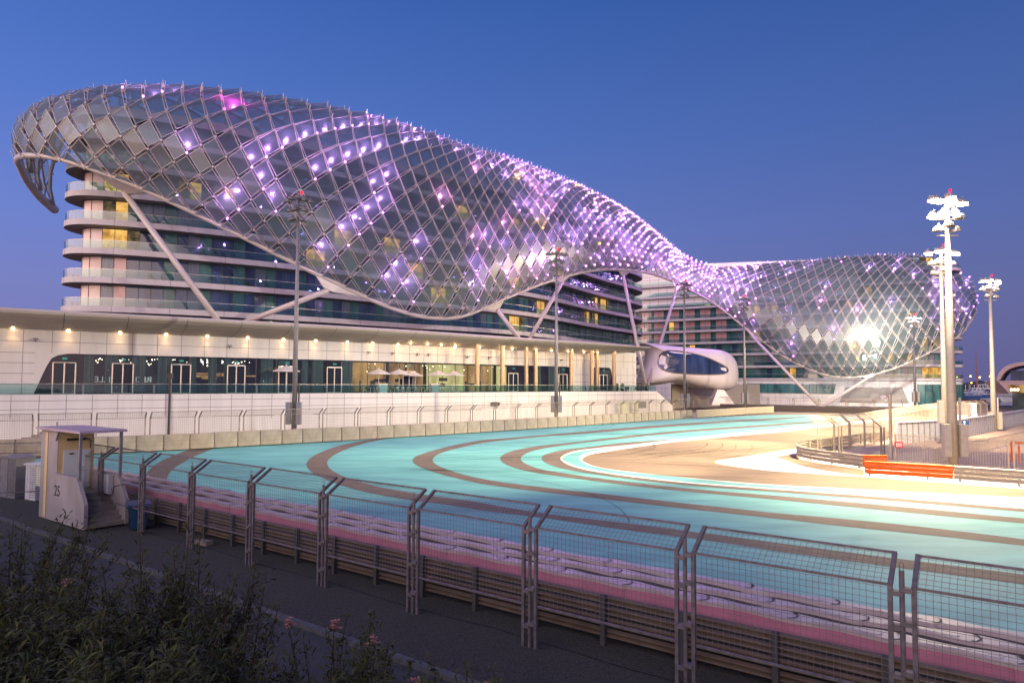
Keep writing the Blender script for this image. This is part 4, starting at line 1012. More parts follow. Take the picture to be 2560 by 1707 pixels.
for h_, tg_, e, sz in ((h1, (2150, 1185), 90000, 75), (h1, (1780, 1125), 120000, 60), (h1, (1150, 1165), 170000, 45), (h1, (2490, 1085), 90000, 60), (h1, (2480, 1230), 60000, 80), (h2, (1950, 1090), 170000, 70), (h2, (2200, 1070), 110000, 80), (h3, (2200, 1050), 120000, 80), (h3, (1850, 1065), 180000, 60),
                       (h4, (1800, 1045), 220000, 70), (h2, (1600, 1110), 190000, 50), (h1, (1500, 1150), 80000, 45), (h4, (2150, 1035), 160000, 80)):
    t = atZ(*tg_, 0); d = (t - h_).normalized(); spot(h_ + d * 1.4 - Vector((0, 0, .8)), t, e, R(sz), .7, FLC, .6)
t = atY(2200, 900, 188); spot(h2 + Vector((0, 2, -1)), atY(2070, 860, 190), 70000, R(45), 1, (1, .95, .82), .6); spot(h4 + Vector((0, 2, -1)), t, 80000, R(95), 1, (1, .95, .78), .6)
t = atY(2250, 800, 190); spot(h3 + Vector((0, 2, -1)), t, 60000, R(60), 1, (1, .92, .78), .6)
for k_, (h_, tp, e) in enumerate(((h1, (600, 1000, 80), 90000), (h1, (1250, 1000, 108), 80000))):
    t = atY(*tp); d = (t - h_).normalized(); spot(h_ + d * 1.6, t, e, R(55), 1, (1, .90, .76), .3)

# ---- far barrier: belt-wrapped blocks in a row
wid = 2.1; i = 0; t = BAR.px(-40)
while t + wid < BAR.px(1738):
    q, dd, nn = BAR.at(t + wid / 2), BAR.tan(t + wid / 2), BAR.nor(t + wid / 2)
    ang = math.atan2(dd.y, dd.x); i += 1
    if i == 1:
        prs = []
        rr = random.Random(3)
        for v_ in range(3):
            g = MB(); dz = (0, .02, -.015)[v_]; w2 = wid / 2 - .02
            n_ = 7; fr = []; 
            for a in range(n_ + 1):
                x = -w2 + 2 * w2 * a / n_; fr.append([(x, (.05 if a in (0, n_) else 0) + rr.uniform(0, .035) * (zz > .9), zz + (dz if zz > 1 else 0)) for zz in (0, .45, .9, 1.25, 1.33)])
            for a in range(n_):
                for k in range(4): g.face([fr[a][k], fr[a + 1][k], fr[a + 1][k + 1], fr[a][k + 1]])
            g.mat(1)
            for a in range(n_): g.face([fr[a][4], fr[a + 1][4], (fr[a + 1][4][0], 1.1, fr[a + 1][4][2] - .03), (fr[a][4][0], 1.1, fr[a][4][2] - .03)])
            g.mat(2)
            g.box(-w2 - .02, -w2 + .03, -.02, .06, 0, 1.2)
            for zz in (.42, .80): g.face([(-w2, -.004, zz), (w2, -.004, zz), (w2, -.004, zz + .03), (-w2, -.004, zz + .03)])
            g.face([(-w2, 1.1, 0), (-w2, .02, 0), (-w2, .02, 1.3), (-w2, 1.1, 1.28)]); g.face([(w2, .02, 0), (w2, 1.1, 0), (w2, 1.1, 1.28), (w2, .02, 1.3)]); g.face([(w2, 1.1, 0), (-w2, 1.1, 0), (-w2, 1.1, 1.28), (w2, 1.1, 1.28)])
            prs.append(g.build('barrier_block', [A['concrete'], M('block_top', (.50, .36, .32), .8) if v_ == 0 else prs[0].data.materials[1], A['step']]))
    if i <= 3: o = prs[i - 1]
    else: o = prs[rb.randrange(3)].copy(); col.objects.link(o)
    px_ = proj((q.x, q.y, 0))[0]
    o.location = (q.x, q.y, 0); o.rotation_euler = (0, 0, ang)
    tag(o, ('stained grey block in the long far barrier, %s from its left end' % nth(i)), 'barrier block', 'grey blocks of the far track barrier')
    t += wid
# pale guardrail continuing right of the blocks, and the low wall behind the distant run-off
def wrail(mb, path, z0, n, h=.31, depth=.09, gap=.02):
    """n stacked W-section rails facing the right-hand side of the path"""
    for k in range(n):
        z = z0 + k * (h + gap); prof = [(0, 0), (-depth, .12 * h), (-depth, .30 * h), (0, .45 * h), (0, .55 * h), (-depth, .70 * h), (-depth, .88 * h), (0, h)]
        rows = [[(x, y, z + hh) for x, y in offset(path, o)] for o, hh in prof]
        for a, b in zip(rows, rows[1:]): mb.strip(a, b)
def guardrail(label, path, n, m_, post=2.0, z0=.08, h=.31, group=None, off=.12, gap=.02):
    root = thing('guardrail', label, 'guardrail', group=group)
    for k in range(n): g = MB(); wrail(g, path, z0 + k * (h + gap), 1, h); g.build('rail', m_, root)
    pp = Path(path); t = .3; posts = MB(); c = 0
    while t < pp.len:
        q = pp.at(t) + pp.nor(t) * off; d = pp.tan(t); c += 1
        g = MB() if c <= 60 else posts
        g.hexa([(q.x - d.x * .06, q.y - d.y * .06, -.1), (q.x + d.x * .06, q.y + d.y * .06, -.1), (q.x + d.x * .06 - d.y * .12, q.y + d.y * .06 + d.x * .12, -.1), (q.x - d.x * .06 - d.y * .12, q.y - d.y * .06 + d.x * .12, -.1)],
               [(q.x - d.x * .06, q.y - d.y * .06, z0 + n * (h + gap) - .03), (q.x + d.x * .06, q.y + d.y * .06, z0 + n * (h + gap) - .03), (q.x + d.x * .06 - d.y * .12, q.y + d.y * .06 + d.x * .12, z0 + n * (h + gap) - .03), (q.x - d.x * .06 - d.y * .12, q.y - d.y * .06 + d.x * .12, z0 + n * (h + gap) - .03)])
        if c <= 60: g.build('post', A['railpost'] if m_ != A['rail_pale'] and m_ != A['orange'] else A['rail_pale'], root)
        t += post
    return root
W = lambda *pts: [tuple(Vector(atZ(x, y, 0)).to_2d()) for x, y in pts]
guardrail('pale guardrail continuing the far barrier towards the pod', [tuple(v) for v in crom([Vector(q) for q in W((1742, 1044.5), (1800, 1040.5), (1870, 1035.5), (1934, 1031.5))], 6)], 4, A['rail_pale'], post=3)
g = MB(); p = [tuple(v) for v in crom([Vector(q) for q in W((1800, 1023), (1935, 1027), (2060, 1031), (2180, 1035.5), (2260, 1038), (2330, 1040))], 6)]
g.wall(p, 0, 1.3, .4); tag(g.build('concrete_wall', A['dark_strip']), 'low dark wall along the distant edge below the right hotel', 'wall')

# ---- catch fences
def fence_panel(wd, zb, zk, ax, zt, step, th, post, mats, nm='catch_fence_panel', rails=True, tw=None, clamp=False):
    """local: x along the fence, +y towards the track; arms lean that way"""
    root = thing(nm, '', 'fence panel'); tree = []
    tw = tw or th
    for sx_ in (-1, 1):
        x = sx_ * wd / 2; g = MB(); g.bar((x, 0, -.1), (x, 0, zk), post, post, (0, 1, 0)); g.bar((x, 0, zk - post * .3), (x, ax, zt), post, post, (1, 0, 0))
        tree.append((g.build('post', mats[0], root), []))
    for z, y in ((zb, 0), (zk, 0), (zt, ax)):
        g = MB(); g.bar((-wd / 2, y, z), (wd / 2, y, z), post * .55, post * .55); tree.append((g.build('rail', mats[0], root), []))
    g = MB(); x = -wd / 2 + step / 2
    while x < wd / 2: g.bar((x, 0, zb), (x, 0, zk), th, th, (0, 1, 0)); g.bar((x, 0, zk), (x, ax, zt), th, th, (1, 0, 0)); x += step
    z = zb + step
    while z < zk: g.bar((-wd / 2, 0, z), (wd / 2, 0, z), tw, tw); z += step
    L_ = math.hypot(ax, zt - zk); n = int(L_ / step)
    for k in range(1, n + 1):
        f_ = k / (n + .5); g.bar((-wd / 2, ax * f_, zk + (zt - zk) * f_), (wd / 2, ax * f_, zk + (zt - zk) * f_), tw, tw)
    tree.append((g.build('mesh', mats[1], root), []))
    return Proto(root, tree)
ff = fence_panel(3.68, 1.0, 2.75, -.75, 3.3, .16, .011, .09, (A['fence_tan'], A['fence_tan']), tw=.016)
t = BAR.px(2) - 8; i = 0; FB = Path(offset([tuple(v) for v in BAR.p], 1.6)); t = FB.px(-60)
tend = FB.px(1700)
while t < tend:
    q, dd = FB.at(t + 2), FB.tan(t + 2); i += 1
    ff.place((q.x, q.y, 0), math.atan2(dd.y, dd.x), 'tan mesh panel behind the far barrier, %s from the left' % nth(i), 'tan fence panels behind the far barrier'); t += 4.05
# distant fence to the right of the terrace
pth = Path([tuple(v) for v in crom([Vector(q) for q in W((1735, 1021.5), (1860, 1023.5), (2000, 1027), (2180, 1033), (2330, 1038.5))], 6)])
t = 0; i = 0
while t + 5.6 < pth.len:
    q, dd = pth.at(t + 2.8), pth.tan(t + 2.8); i += 1
    if i == 1: fd = fence_panel(5.4, .3, 2.3, -.5, 2.9, .4, .018, .12, (A['fence_tan'], A['fence_tan']))
    fd.place((q.x, q.y + .6, 0), math.atan2(dd.y, dd.x), 'distant mesh panel below the right hotel, %s from the pod' % nth(i), 'distant fence panels below the right hotel'); t += 5.7

nearp = fence_panel(3.44, .88, 2.66, .62, 3.07, .108, .0062, .074, (A['fence'], A['wire']), tw=.0062)
ang = math.atan2(-U.y, -U.x)     # panels face the track: local x runs right along the fence
NPN = 9
for k in range(-2, 8):
    q = nf(3.789 * (k + .5)); i = 8 - k
    nearp.place(q, ang, 'grey mesh panel leaning over the track, %s from the left in the near fence' % nth(i), 'near catch fence panels')
cp = thing('fence_post', '', 'fence post'); g = MB(); g.tube([(0, 0, -.1), (0, 0, 2.92)], .042, 10); p0 = g.build('pole', A['fence'], cp); tr = [(p0, [])]
for z in (.35, 1.15, 1.95, 2.5):
    g = MB()
    for e in (-1, 1): g.box(-.02 if e > 0 else -.16, .16 if e > 0 else .02, -.065, .065, z + (.07 if e > 0 else 0), z + (.15 if e > 0 else .08))
    tr.append((g.build('clamp', A['fence'], cp), []))
g = MB(); g.tube([(-.03, 0, 2.9), (-.03, 0, 3.02), (-.015, 0, 3.06), (.015, 0, 3.06), (.03, 0, 3.02), (.03, 0, 2.9)], .006, 5); tr.append((g.build('hook', A['fence'], cp), []))
cpp = Proto(cp, tr)
for k in range(-1, 9):
    cpp.place(nf(3.789 * k), ang, 'round post clamped between two near fence panels, %s from the left' % nth(9 - k), 'round posts of the near fence')
# fence turning away beyond the hut at the far left
cor = Vector(nf(3.789 * 8.0)); 
for i, (x0, y0, x1, y1) in enumerate(((cor.x - .2, cor.y + .2, cor.x - 3.6, cor.y - 1.0), (cor.x - 3.9, cor.y - 1.1, cor.x - 6.6, cor.y - 3.6), (cor.x - 6.8, cor.y - 3.8, cor.x - 8.4, cor.y - 7.0))):
    a = math.atan2(y0 - y1, x0 - x1)
    nearp.place(((x0 + x1) / 2, (y0 + y1) / 2, 0), a, 'grey mesh panel where the near fence bends left, %s beyond the hut' % nth(i + 1), 'near catch fence panels')
# ---- near guardrail and interlocking blocks
gp = [nf(34 - .8 * i, 1.3)[:2] for i in range(56)]
guardrail('weathered brown four-beam guardrail running just behind the near fence', gp, 4, A['rail'], post=1.95, h=.20, gap=.055, off=-.2)
def tecblock(face):
    """wide rounded head, narrowing waist with a concave tail that holds the next head; lid overhangs"""
    Lb = 1.9; n = 9; up_, lo_ = [], []
    wdt = lambda f_: .165 + .05 * math.cos(f_ * math.pi * 2)
    for i_ in range(n + 1):
        f_ = i_ / n; x = -Lb / 2 + Lb * f_; up_.append((x, wdt(f_))); lo_.append((x, -wdt(f_)))
    head = [(Lb / 2 + .17 * math.cos(a), .215 * math.sin(a)) for a in [math.pi / 2 - math.pi * k / 8 for k in range(1, 8)]]
    poly = up_ + head + lo_[::-1] + [(-Lb / 2 + .13, -.12), (-Lb / 2 + .17, 0), (-Lb / 2 + .13, .12)]
    g = MB(); g.prism(poly[::-1], .80, 1.10); g.mat(1); g.prism([(x * .96, y * .9) for x, y in poly][::-1], 0, .80); b = g.build('crash_block', [A[face], A['railpost']])
    g = MB(); ctr = Vector((0, 0)); pl = [(x * 1.015, y * 1.10) for x, y in poly]; g.prism(pl[::-1], 1.101, 1.19)
    pl2 = [(x * .62 + .1, y * .55) for x, y in poly[:n + 1 + 7 + n + 1]]; g.prism(pl2[::-1], 1.191, 1.20)
    l = g.build('lid', [A['tp_top']], b); l2 = MB()
    a_ = [(Lb / 2 + .20 * math.cos(a), .235 * math.sin(a)) for a in [math.pi / 2.4 - math.pi / 1.2 * k / 8 for k in range(9)]]; c_ = [(Lb / 2 + .165 * math.cos(a), .21 * math.sin(a)) for a in [math.pi / 2.4 - math.pi / 1.2 * k / 8 for k in range(9)]]
    l2.strip([(x, y, 1.203) for x, y in a_], [(x, y, 1.203) for x, y in c_]); s_ = l2.build('seam', [A['railpost']], l)
    b.parent = None
    return Proto(b, [(l, [s_])])
for rw, (a, face, nm) in enumerate(((2.0, 'tp_pink', 'pink-faced nearest row'), (2.78, 'tp_dark', 'middle row'), (3.52, 'tp_dark', 'row beside the track'))):
    pr_ = tecblock(face)
    for i in range(25):
        t = -6.2 + i * 1.905 + rw * .7
        wob = .05 * math.sin(i * 1.7 + rw) if face != 'tp_pink' else .02 * math.sin(i * 2.1)
        pr_.place(nf(t, a + wob), math.atan2(U.y, U.x) + math.pi + .012 * math.sin(i * 1.3), 'pale-lidded block in the %s, %s from the right photo edge' % (nm, nth(i + 1)), 'interlocking crash blocks, ' + nm)
# ================================================================== HUT, BIN, CABINETS (near left)
HO = Vector((-17.1, 27.9))
hut = thing('marshal_hut', 'small white marshal hut marked 25 with concrete steps and a flat canopy on posts', 'hut', (HO.x, HO.y, 0), math.atan2(U.y, U.x))
# local frame: +x = U (left, away), local -y = N2 (towards the track)
def hb(g, t0, t1, b0, b1, z0, z1): g.box(t0, t1, -b1, -b0, z0, z1)
g = MB(); hb(g, 3.3, 5.15, 0, 1.45, -.1, 3.8); g.mat(1); g.face([(3.296, -.02, 0), (3.296, -.02, 3.79), (3.296, -1.44, 3.79), (3.296, -1.44, 0)][::-1])
g.mat(1); hb(g, 4.35, 4.62, -.03, 0, 0, 3.7)
g.build('wall', [A['hut'], A['hut_yellow']], hut)
g = MB(); prof = [(0, 0), (3.3, 0), (3.3, 2.0), (.85, 2.0), (.62, 1.75), (.02, 1.02), (0, .95)]
for b in (-.16, 1.42):
    g.hexa([(x, -b, z) for x, z in prof], [(x, -(b + .15), z) for x, z in prof])
g.build('side_wall', [A['hut']], hut)
g = MB()
for i in range(6): hb(g, .05 + .27 * i, 3.3, 0, 1.42, .17 * i * 1.0, .17 * (i + 1) - .002)
hb(g, 1.7, 3.3, 0, 1.42, 1.02, 1.2); g.build('stair', [A['step']], hut)
g = MB(); hb(g, .55, 5.3, -.2, 1.65, 3.82, 3.92); g.build('canopy', [A['hut_roof']], hut)
for b in (-.08, 1.5):
    g = MB(); g.bar((.76, -b, 1.95), (.76, -b, 3.83), .1, .1, (0, 1, 0)); g.build('post', [A['steel']], hut)
g = MB(); g.bar((3.0, .08, 3.82), (3.3, .08, 3.4), .06, .06); g.build('bracket', [A['steel']], hut)
g = MB(); g.hexa([(3.24, -.22, 1.22), (3.29, -.22, 1.22), (3.29, -1.28, 1.22), (3.24, -1.28, 1.22)], [(3.24, -.22, 2.95), (3.29, -.22, 2.95), (3.29, -1.28, 2.95), (3.24, -1.28, 2.95)]); d_ = g.build('door', [A['door']], hut)
g = MB(); g.ball((3.2, -.95, 2.05), .05, 8, 5); g.bar((3.2, -.82, 1.85), (3.2, -.82, 2.2), .03, .05); g.bar((3.2, -.75, 2.2), (3.2, -1.05, 2.2), .03, .03); g.build('handle', [A['alu']], d_)
g = MB(); g.box(3.22, 3.236, -.62, -.44, 2.76, 2.82); g.build('door_plate', [A['black']], d_)
g = MB(); g.tube([(3.18, -.3, 3.42), (3.18, -1.05, 3.42)], .05, 8); g.tube([(3.22, -1.05, 3.42), (3.22, -1.2, 3.40), (3.22, -1.27, 3.3), (3.22, -1.27, 3.0)], .022, 6); g.build('tube_lamp', [A['cable_dark']], hut)
g = MB(); hb(g, 1.15, 1.75, 1.2, 1.40, 1.15, 1.95); cb = g.build('switch_box', [A['cab_white']], hut)
g = MB(); g.tube([(1.05, -1.3, 1.4), (.95, -1.3, 1.15), (.9, -1.35, 1.5), (.3, -1.5, 1.62)], .02, 6); g.tube([(1.45, -1.3, 1.15), (1.45, -1.3, .6)], .02, 6); g.build('cable', [A['black']], hut)
g = MB(); g.tube([(2.05, -1.25, 1.2), (2.05, -1.25, 1.95)], .07, 8); g.mat(1); g.tube([(2.05, -1.25, 1.95), (2.05, -1.25, 2.12)], .10, 8); g.build('extinguisher', [A['cab_grey'], A['orange']], hut)
g = MB(); g.tube([(4.3, -.3, 3.9), (4.3, -.3, 4.15)], .04, 6); g.build('roof_pin', [A['steel']], hut)
c = bpy.data.curves.new('n', 'FONT'); c.body = '25'; c.size = .62; c.extrude = .004; c.align_x = 'CENTER'; c.align_y = 'CENTER'
o = bpy.data.objects.new('n', c); col.objects.link(o); me = bpy.data.meshes.new_from_object(o.evaluated_get(bpy.context.evaluated_depsgraph_get())); bpy.data.objects.remove(o)
me.transform(Matrix(((-1, 0, 0, 2.75), (0, 0, 1, .166), (0, 1.05, 0, 1.28), (0, 0, 0, 1)))); me.materials.clear(); me.materials.append(A['black'])
o = bpy.data.objects.new('number_sign', me); col.objects.link(o); o.parent = hut

def atg(px, py): v = atZ(px, py, -.07); return v
v = atg(334, 1326)
b = thing('wheelie_bin', 'dark blue wheelie bin with a sagging lid beside the hut steps', 'bin', (v.x, v.y + .35, -.07), .5)
g = MB(); r0 = [(-.28, -.30, .06), (.28, -.30, .06), (.28, .30, .06), (-.28, .30, .06)]; r1 = [(-.40, -.42, 1.0), (.40, -.42, 1.0), (.40, .42, 1.0), (-.40, .42, 1.0)]
g.hexa(r0, r1); g.box(-.43, .43, -.45, -.41, .93, 1.0); g.build('body', [A['bin']], b)
g = MB(); g.hexa([(-.45, -.47, 1.0), (.45, -.47, 1.0), (.45, .45, 1.02), (-.45, .45, 1.02)], [(-.40, -.42, 1.06), (.40, -.42, 1.06), (.40, .42, 1.12), (-.40, .42, 1.12)]); g.bar((-.4, .5, 1.02), (.4, .5, 1.02), .05, .05); g.build('lid', [A['bin']], b)
for x in (-.3, .3): g = MB(); g.tube([(x - .04, .30, .1), (x + .04, .30, .1)], .1, 10); g.build('wheel', [A['black']], b)
for px, py, w_, d_, h_, m_, nm, lb in ((28, 1244, 1.45, .9, 2.05, 'cab_grey', 'cabinet', 'large dark grey cabinet with curved lid at the far left edge'), (82, 1250, .95, .8, 1.75, 'cab_white', 'cabinet', 'pale louvred cabinet standing between the dark cabinet and the hut')):
    v = atg(px, py); r_ = thing(nm, lb, 'cabinet', (v.x, v.y + .4, -.07), ang + .15)
    g = MB(); g.box(-w_ / 2, w_ / 2, -d_ / 2, d_ / 2, 0, h_)
    g.mat(1); k = .15
    while k < h_ - .1: g.box(w_ * -.02, w_ * .47, -d_ / 2 - .015, -d_ / 2, k, k + .03); k += .11
    g.box(-w_ * .03, -w_ * .025, -d_ / 2 - .01, -d_ / 2, .05, h_ - .05); g.build('body', [A[m_], A['joint'] if m_ == 'cab_white' else A['cable_dark']], r_)
    g = MB(); n = 8; lo = [(-w_ / 2 - .06 + (w_ + .12) * i / n, h_ + .06 + .08 * math.sin(math.pi * i / n)) for i in range(n + 1)]
    pr_ = lo + [(w_ / 2 + .06, h_), (-w_ / 2 - .06, h_)]; g.hexa([(x, -d_ / 2 - .08, z) for x, z in pr_], [(x, d_ / 2 + .05, z) for x, z in pr_]); g.build('lid', [A[m_]], r_)
v = atg(131, 1296); r_ = thing('planter_box', 'low open wooden planter at the foot of the hut wall', 'planter', (v.x, v.y + .3, -.07), ang)
g = MB()
for a in ((-.4, .4, -.25, -.21), (-.4, .4, .21, .25), (-.4, -.36, -.21, .21), (.36, .4, -.21, .21)): g.box(*a, 0, .62)
g.build('box', [A['wood']], r_); g = MB(); g.box(-.36, .36, -.21, .21, 0, .52); g.build('earth', [A['soil']], r_)
v = atg(508, 1360); g = MB(); g.hexa([(-.36, -.16, 0), (.36, -.16, 0), (.36, .16, 0), (-.36, .16, 0)], [(-.35, -.15, .15), (.35, -.15, .15), (.35, .15, .15), (-.35, .15, .15)]); o = g.build('concrete_slab', [A['step']]); o.location = (v.x, v.y, -.07); o.rotation_euler = (0, 0, -.5); tag(o, 'loose pale concrete slab lying on the gravel', 'slab')
# cable on the gravel and thin post on the far fence line
g = MB(); g.tube([Vector(nf(34 - i * 1.2, .35 + .06 * math.sin(i * 1.1) + .03 * math.sin(i * 2.7), -.055)) for i in range(36)], .014, 5); tag(g.build('cable', A['black']), 'thin dark cable lying along the gravel below the near fence', 'cable')
b = atY(424, 1000, 60.6); r_ = thing('camera_pole', 'slim dark pole in front of the terrace wall, left of the first mast', 'pole', (b.x, b.y, 0)); g = MB(); g.tube([(0, 0, -.1), (0, 0, 6.2)], .11, 8); g.build('pole', A['cable_dark'], r_); g = MB(); g.box(-.2, .2, -.15, .15, 6.2, 6.7); g.build('head', A['cable_dark'], r_)
# distant blocks in the bend beyond the hut
rr = random.Random(9)
for i in range(9):
    v = atZ(66 + i * 8, 1140 - i * 4 - (i % 2) * 6, 0); o = prs[i % 3].copy(); col.objects.link(o); o.location = (v.x, v.y, -.1); o.rotation_euler = (0, 0, rr.uniform(.2, 1.1)); o.scale = (.8, .8, .85)
    tag(o, 'jumbled grey block in the bend beyond the hut, %s from the left' % nth(i + 1), 'barrier block', 'loose blocks beyond the hut')

# ================================================================== OLEANDER BUSHES on the bank
def bush(x, y, w_, h_, n, seed, lf='leaf', flowers=0, fcol='petal', lean=0, label=''):
    rr = random.Random(seed); z0 = bank_at(x, y); root = thing('oleander_bush', label, 'bush', (x, y, z0), 0, 'oleander bushes on the bank')
    st = MB(); lv = MB(); ns = max(6, n // 110); tips = []
    for i in range(ns):
        a = rr.uniform(0, 2 * math.pi); r_ = w_ * .5 * math.sqrt(rr.random()); hh = h_ * rr.uniform(.55, 1.0) * (1 - .25 * (r_ / (w_ * .5)) ** 2)
        base = Vector((r_ * .25 * math.cos(a), r_ * .25 * math.sin(a), 0)); tip = Vector((r_ * math.cos(a) + lean * hh * .3, r_ * math.sin(a), hh)); midp = base.lerp(tip, .5) + Vector((rr.uniform(-.1, .1), rr.uniform(-.1, .1), .12 * hh))
        pts = [base, midp, tip]; st.tube(pts, [.016, .011, .005], 4, caps=False); tips.append(tip)
        m_ = n // ns
        for k in range(m_):
            f_ = rr.uniform(.18, 1.0) ** .8; p = base.lerp(midp, f_ * 2) if f_ < .5 else midp.lerp(tip, f_ * 2 - 1)
            b_ = rr.uniform(0, 2 * math.pi); el_ = rr.uniform(-.25, 1.1); d = Vector((math.cos(b_) * math.cos(el_), math.sin(b_) * math.cos(el_), math.sin(el_)))
            L_ = rr.uniform(.06, .16); wv = L_ * rr.uniform(.08, .13); s_ = d.cross(Vector((rr.uniform(-.3, .3), rr.uniform(-.3, .3), 1))).normalized() * wv
            p = p + Vector((rr.gauss(0, .05), rr.gauss(0, .05), rr.gauss(0, .04))); m2 = p + d * L_ * .5 + Vector((0, 0, .006)); t2 = p + d * L_ - Vector((0, 0, L_ * .18))
            lv.mat(0 if rr.random() < .7 else 1); lv.face([p, m2 + s_, t2, m2 - s_])
    st.build('stem', [A['stem']], root); lv.build('foliage', [A[lf], A['leaf2'] if lf == 'leaf' else A['leaf']], root)
    if flowers:
        for i in range(flowers):
            tp = tips[rr.randrange(len(tips))]; fl = MB()
            for q in range(14):
                c = tp + Vector((rr.gauss(0, .028), rr.gauss(0, .028), rr.uniform(-.02, .08)))
                for k in range(5):
                    a = k * 1.2566 + rr.random(); d = Vector((math.cos(a), math.sin(a), .5)).normalized(); s_ = d.cross(Vector((0, 0, 1))).normalized() * .012; fl.face([c, c + d * .02 + s_, c + d * .038, c + d * .02 - s_])
            fl.build('flower', [A[fcol]], root)
    return root
# px, py of the bush top, depth, width, leaves
BU = [(60, 1262, 10.5, 2.8, 5200, 'leaf', 0, 'petal'), (190, 1350, 9.0, 2.2, 3600, 'leaf', 1, 'petal'), (330, 1330, 10.0, 2.2, 3800, 'leaf', 0, 'petal'), (455, 1310, 9.6, 2.5, 5200, 'leaf2', 0, 'petal'), (590, 1372, 9.8, 1.4, 2400, 'leaf2', 0, 'petal'),
      (20, 1440, 6.6, 2.2, 4200, 'leaf', 1, 'petal'), (200, 1520, 6.0, 2.0, 4200, 'leaf', 0, 'petal'), (390, 1500, 6.4, 2.2, 4600, 'leaf', 1, 'petal'), (560, 1560, 6.2, 1.6, 3600, 'leaf', 0, 'petal'), (690, 1590, 6.6, 1.3, 2400, 'leaf2', 1, 'petal_red'),
      (840, 1505, 7.8, 1.7, 4000, 'leaf', 3, 'petal'), (930, 1560, 7.2, 1.3, 2800, 'leaf', 3, 'petal'), (1120, 1622, 7.0, 1.0, 2200, 'leaf2', 2, 'petal'), (1215, 1632, 7.3, .9, 1800, 'leaf2', 3, 'petal'), (1010, 1680, 6.6, .8, 1100, 'leaf', 2, 'petal_red'), (1275, 1660, 6.9, .7, 900, 'leaf2', 1, 'petal'),
      (120, 1600, 4.6, 1.6, 2800, 'leaf', 0, 'petal'), (330, 1640, 4.7, 1.4, 2400, 'leaf', 0, 'petal')]
WH = ['tall dark bush at the left edge below the cabinets', 'dark leafy bush in front of the hut', 'dark bush between the hut steps and the kerb', 'tall olive bush covering the kerb right of the bin', 'small olive bush at the right shoulder of the left thicket',
      'dark bush on the left edge at mid bank', 'dark narrow-leaved bush below the hut bush', 'dense dark bush in the middle of the left thicket', 'dark bush at the right edge of the left thicket', 'low olive bush with red blooms between the two thickets',
      'dark bush with pale pink flower heads standing alone right of the thicket', 'dark pink-flowered bush leaning on its taller neighbour', 'low olive bush at the bottom edge with pink blooms', 'low olive bush with the most pink blooms at the bottom edge',
      'sparse sprig with red blooms at the bottom edge', 'rightmost low bush at the bottom edge', 'nearest dark bush in the bottom left corner', 'second nearest dark bush at the bottom, right of the corner one']
for i, (px, py, Y, w_, n, lf, fl, fc) in enumerate(BU):
    t = atY(px, py, Y); z0 = bank_at(t.x, Y); bush(t.x, Y, w_, max(.5, t.z - z0), n, 100 + i, lf, fl, fc, label=WH[i])

# ================================================================== INNER ISLAND on the right
def rails(pts, label, n, m_, **k): return guardrail(label, [tuple(v) for v in crom([Vector(q) for q in W(*pts)], 6)], n, m_, **k)
grey = A['rail_pale']
rails([(2225, 1099), (2150, 1108), (2080, 1119), (2030, 1127), (2002, 1132), (1994, 1137), (1998, 1143), (2020, 1149), (2060, 1156), (2110, 1163), (2158, 1170)], 'pale guardrail curving round the tip of the inner island', 3, grey, post=2.5, h=.28, off=.15)
rails([(2156, 1169.5), (2190, 1170.5), (2217, 1170)], 'short orange guardrail end behind the long orange one', 3, A['orange'], post=2.5, h=.28)
rails([(2162, 1186), (2230, 1190), (2310, 1195), (2383, 1200)], 'bright orange guardrail facing the track before the tall pale mast', 3, A['orange'], post=3.3, h=.27)
rails([(2385, 1200.2), (2470, 1207), (2560, 1214), (2720, 1228)], 'pale guardrail running right from the orange one to the photo edge', 3, grey, post=3, h=.27)
# overhanging fence of the island: same panel type in a pale coat
A['fence_pale'] = M('fence_pale', (.48, .40, .30), .5, .3, var=.1)
pf = fence_panel(3.0, .5, 2.45, .8, 3.15, .2, .016, .10, (A['fence_pale'], A['fence_pale']), tw=.018)
L1 = Path([tuple(v) for v in crom([Vector(q) for q in W((2044, 1131), (2110, 1122.5), (2180, 1112), (2240, 1092), (2300, 1073), (2370, 1056), (2420, 1047), (2470, 1043))], 8)])
t = 0; i = 0
while t + 3.1 < L1.len:
    q, dd = L1.at(t + 1.55), L1.tan(t + 1.55); i += 1
    pf.place((q.x, q.y, 0), math.atan2(dd.y, dd.x), 'pale mesh panel along the inner edge of the track, %s from the island tip' % nth(i), 'pale fence panels of the inner island'); t += 3.2
L2 = Path(W((2098, 1136), (2204, 1143)))
pf2 = L2
q, dd = L2.at(L2.len / 2), L2.tan(L2.len / 2)
gr_ = thing('wire_fence', 'open fence frame of posts and two wires on the island verge', 'fence')
for px, py in ((2098, 1136), (2204, 1143)):
    a = atZ(px, py, 0); g = MB(); g.bar((a.x, a.y, -.1), (a.x, a.y, 2.5), .13, .16, (0, 1, 0)); g.bar((a.x, a.y, 2.5), (a.x - .55, a.y + .4, 3.15), .12, .12); g.build('post', A['fence_tan'], gr_)
    g = MB(); g.bar((a.x + .25, a.y, -.1), (a.x + .25, a.y, 2.5), .08, .1, (0, 1, 0)); g.build('post', A['fence_tan'], gr_)
a, b = atZ(2098, 1136, 0), atZ(2204, 1143, 0); g = MB(); g.bar((a.x, a.y, 2.5), (b.x, b.y, 2.5), .03, .03); g.bar((a.x - .55, a.y + .4, 3.12), (b.x - .55, b.y + .4, 3.12), .03, .03); g.build('wire', A['fence_tan'], gr_)
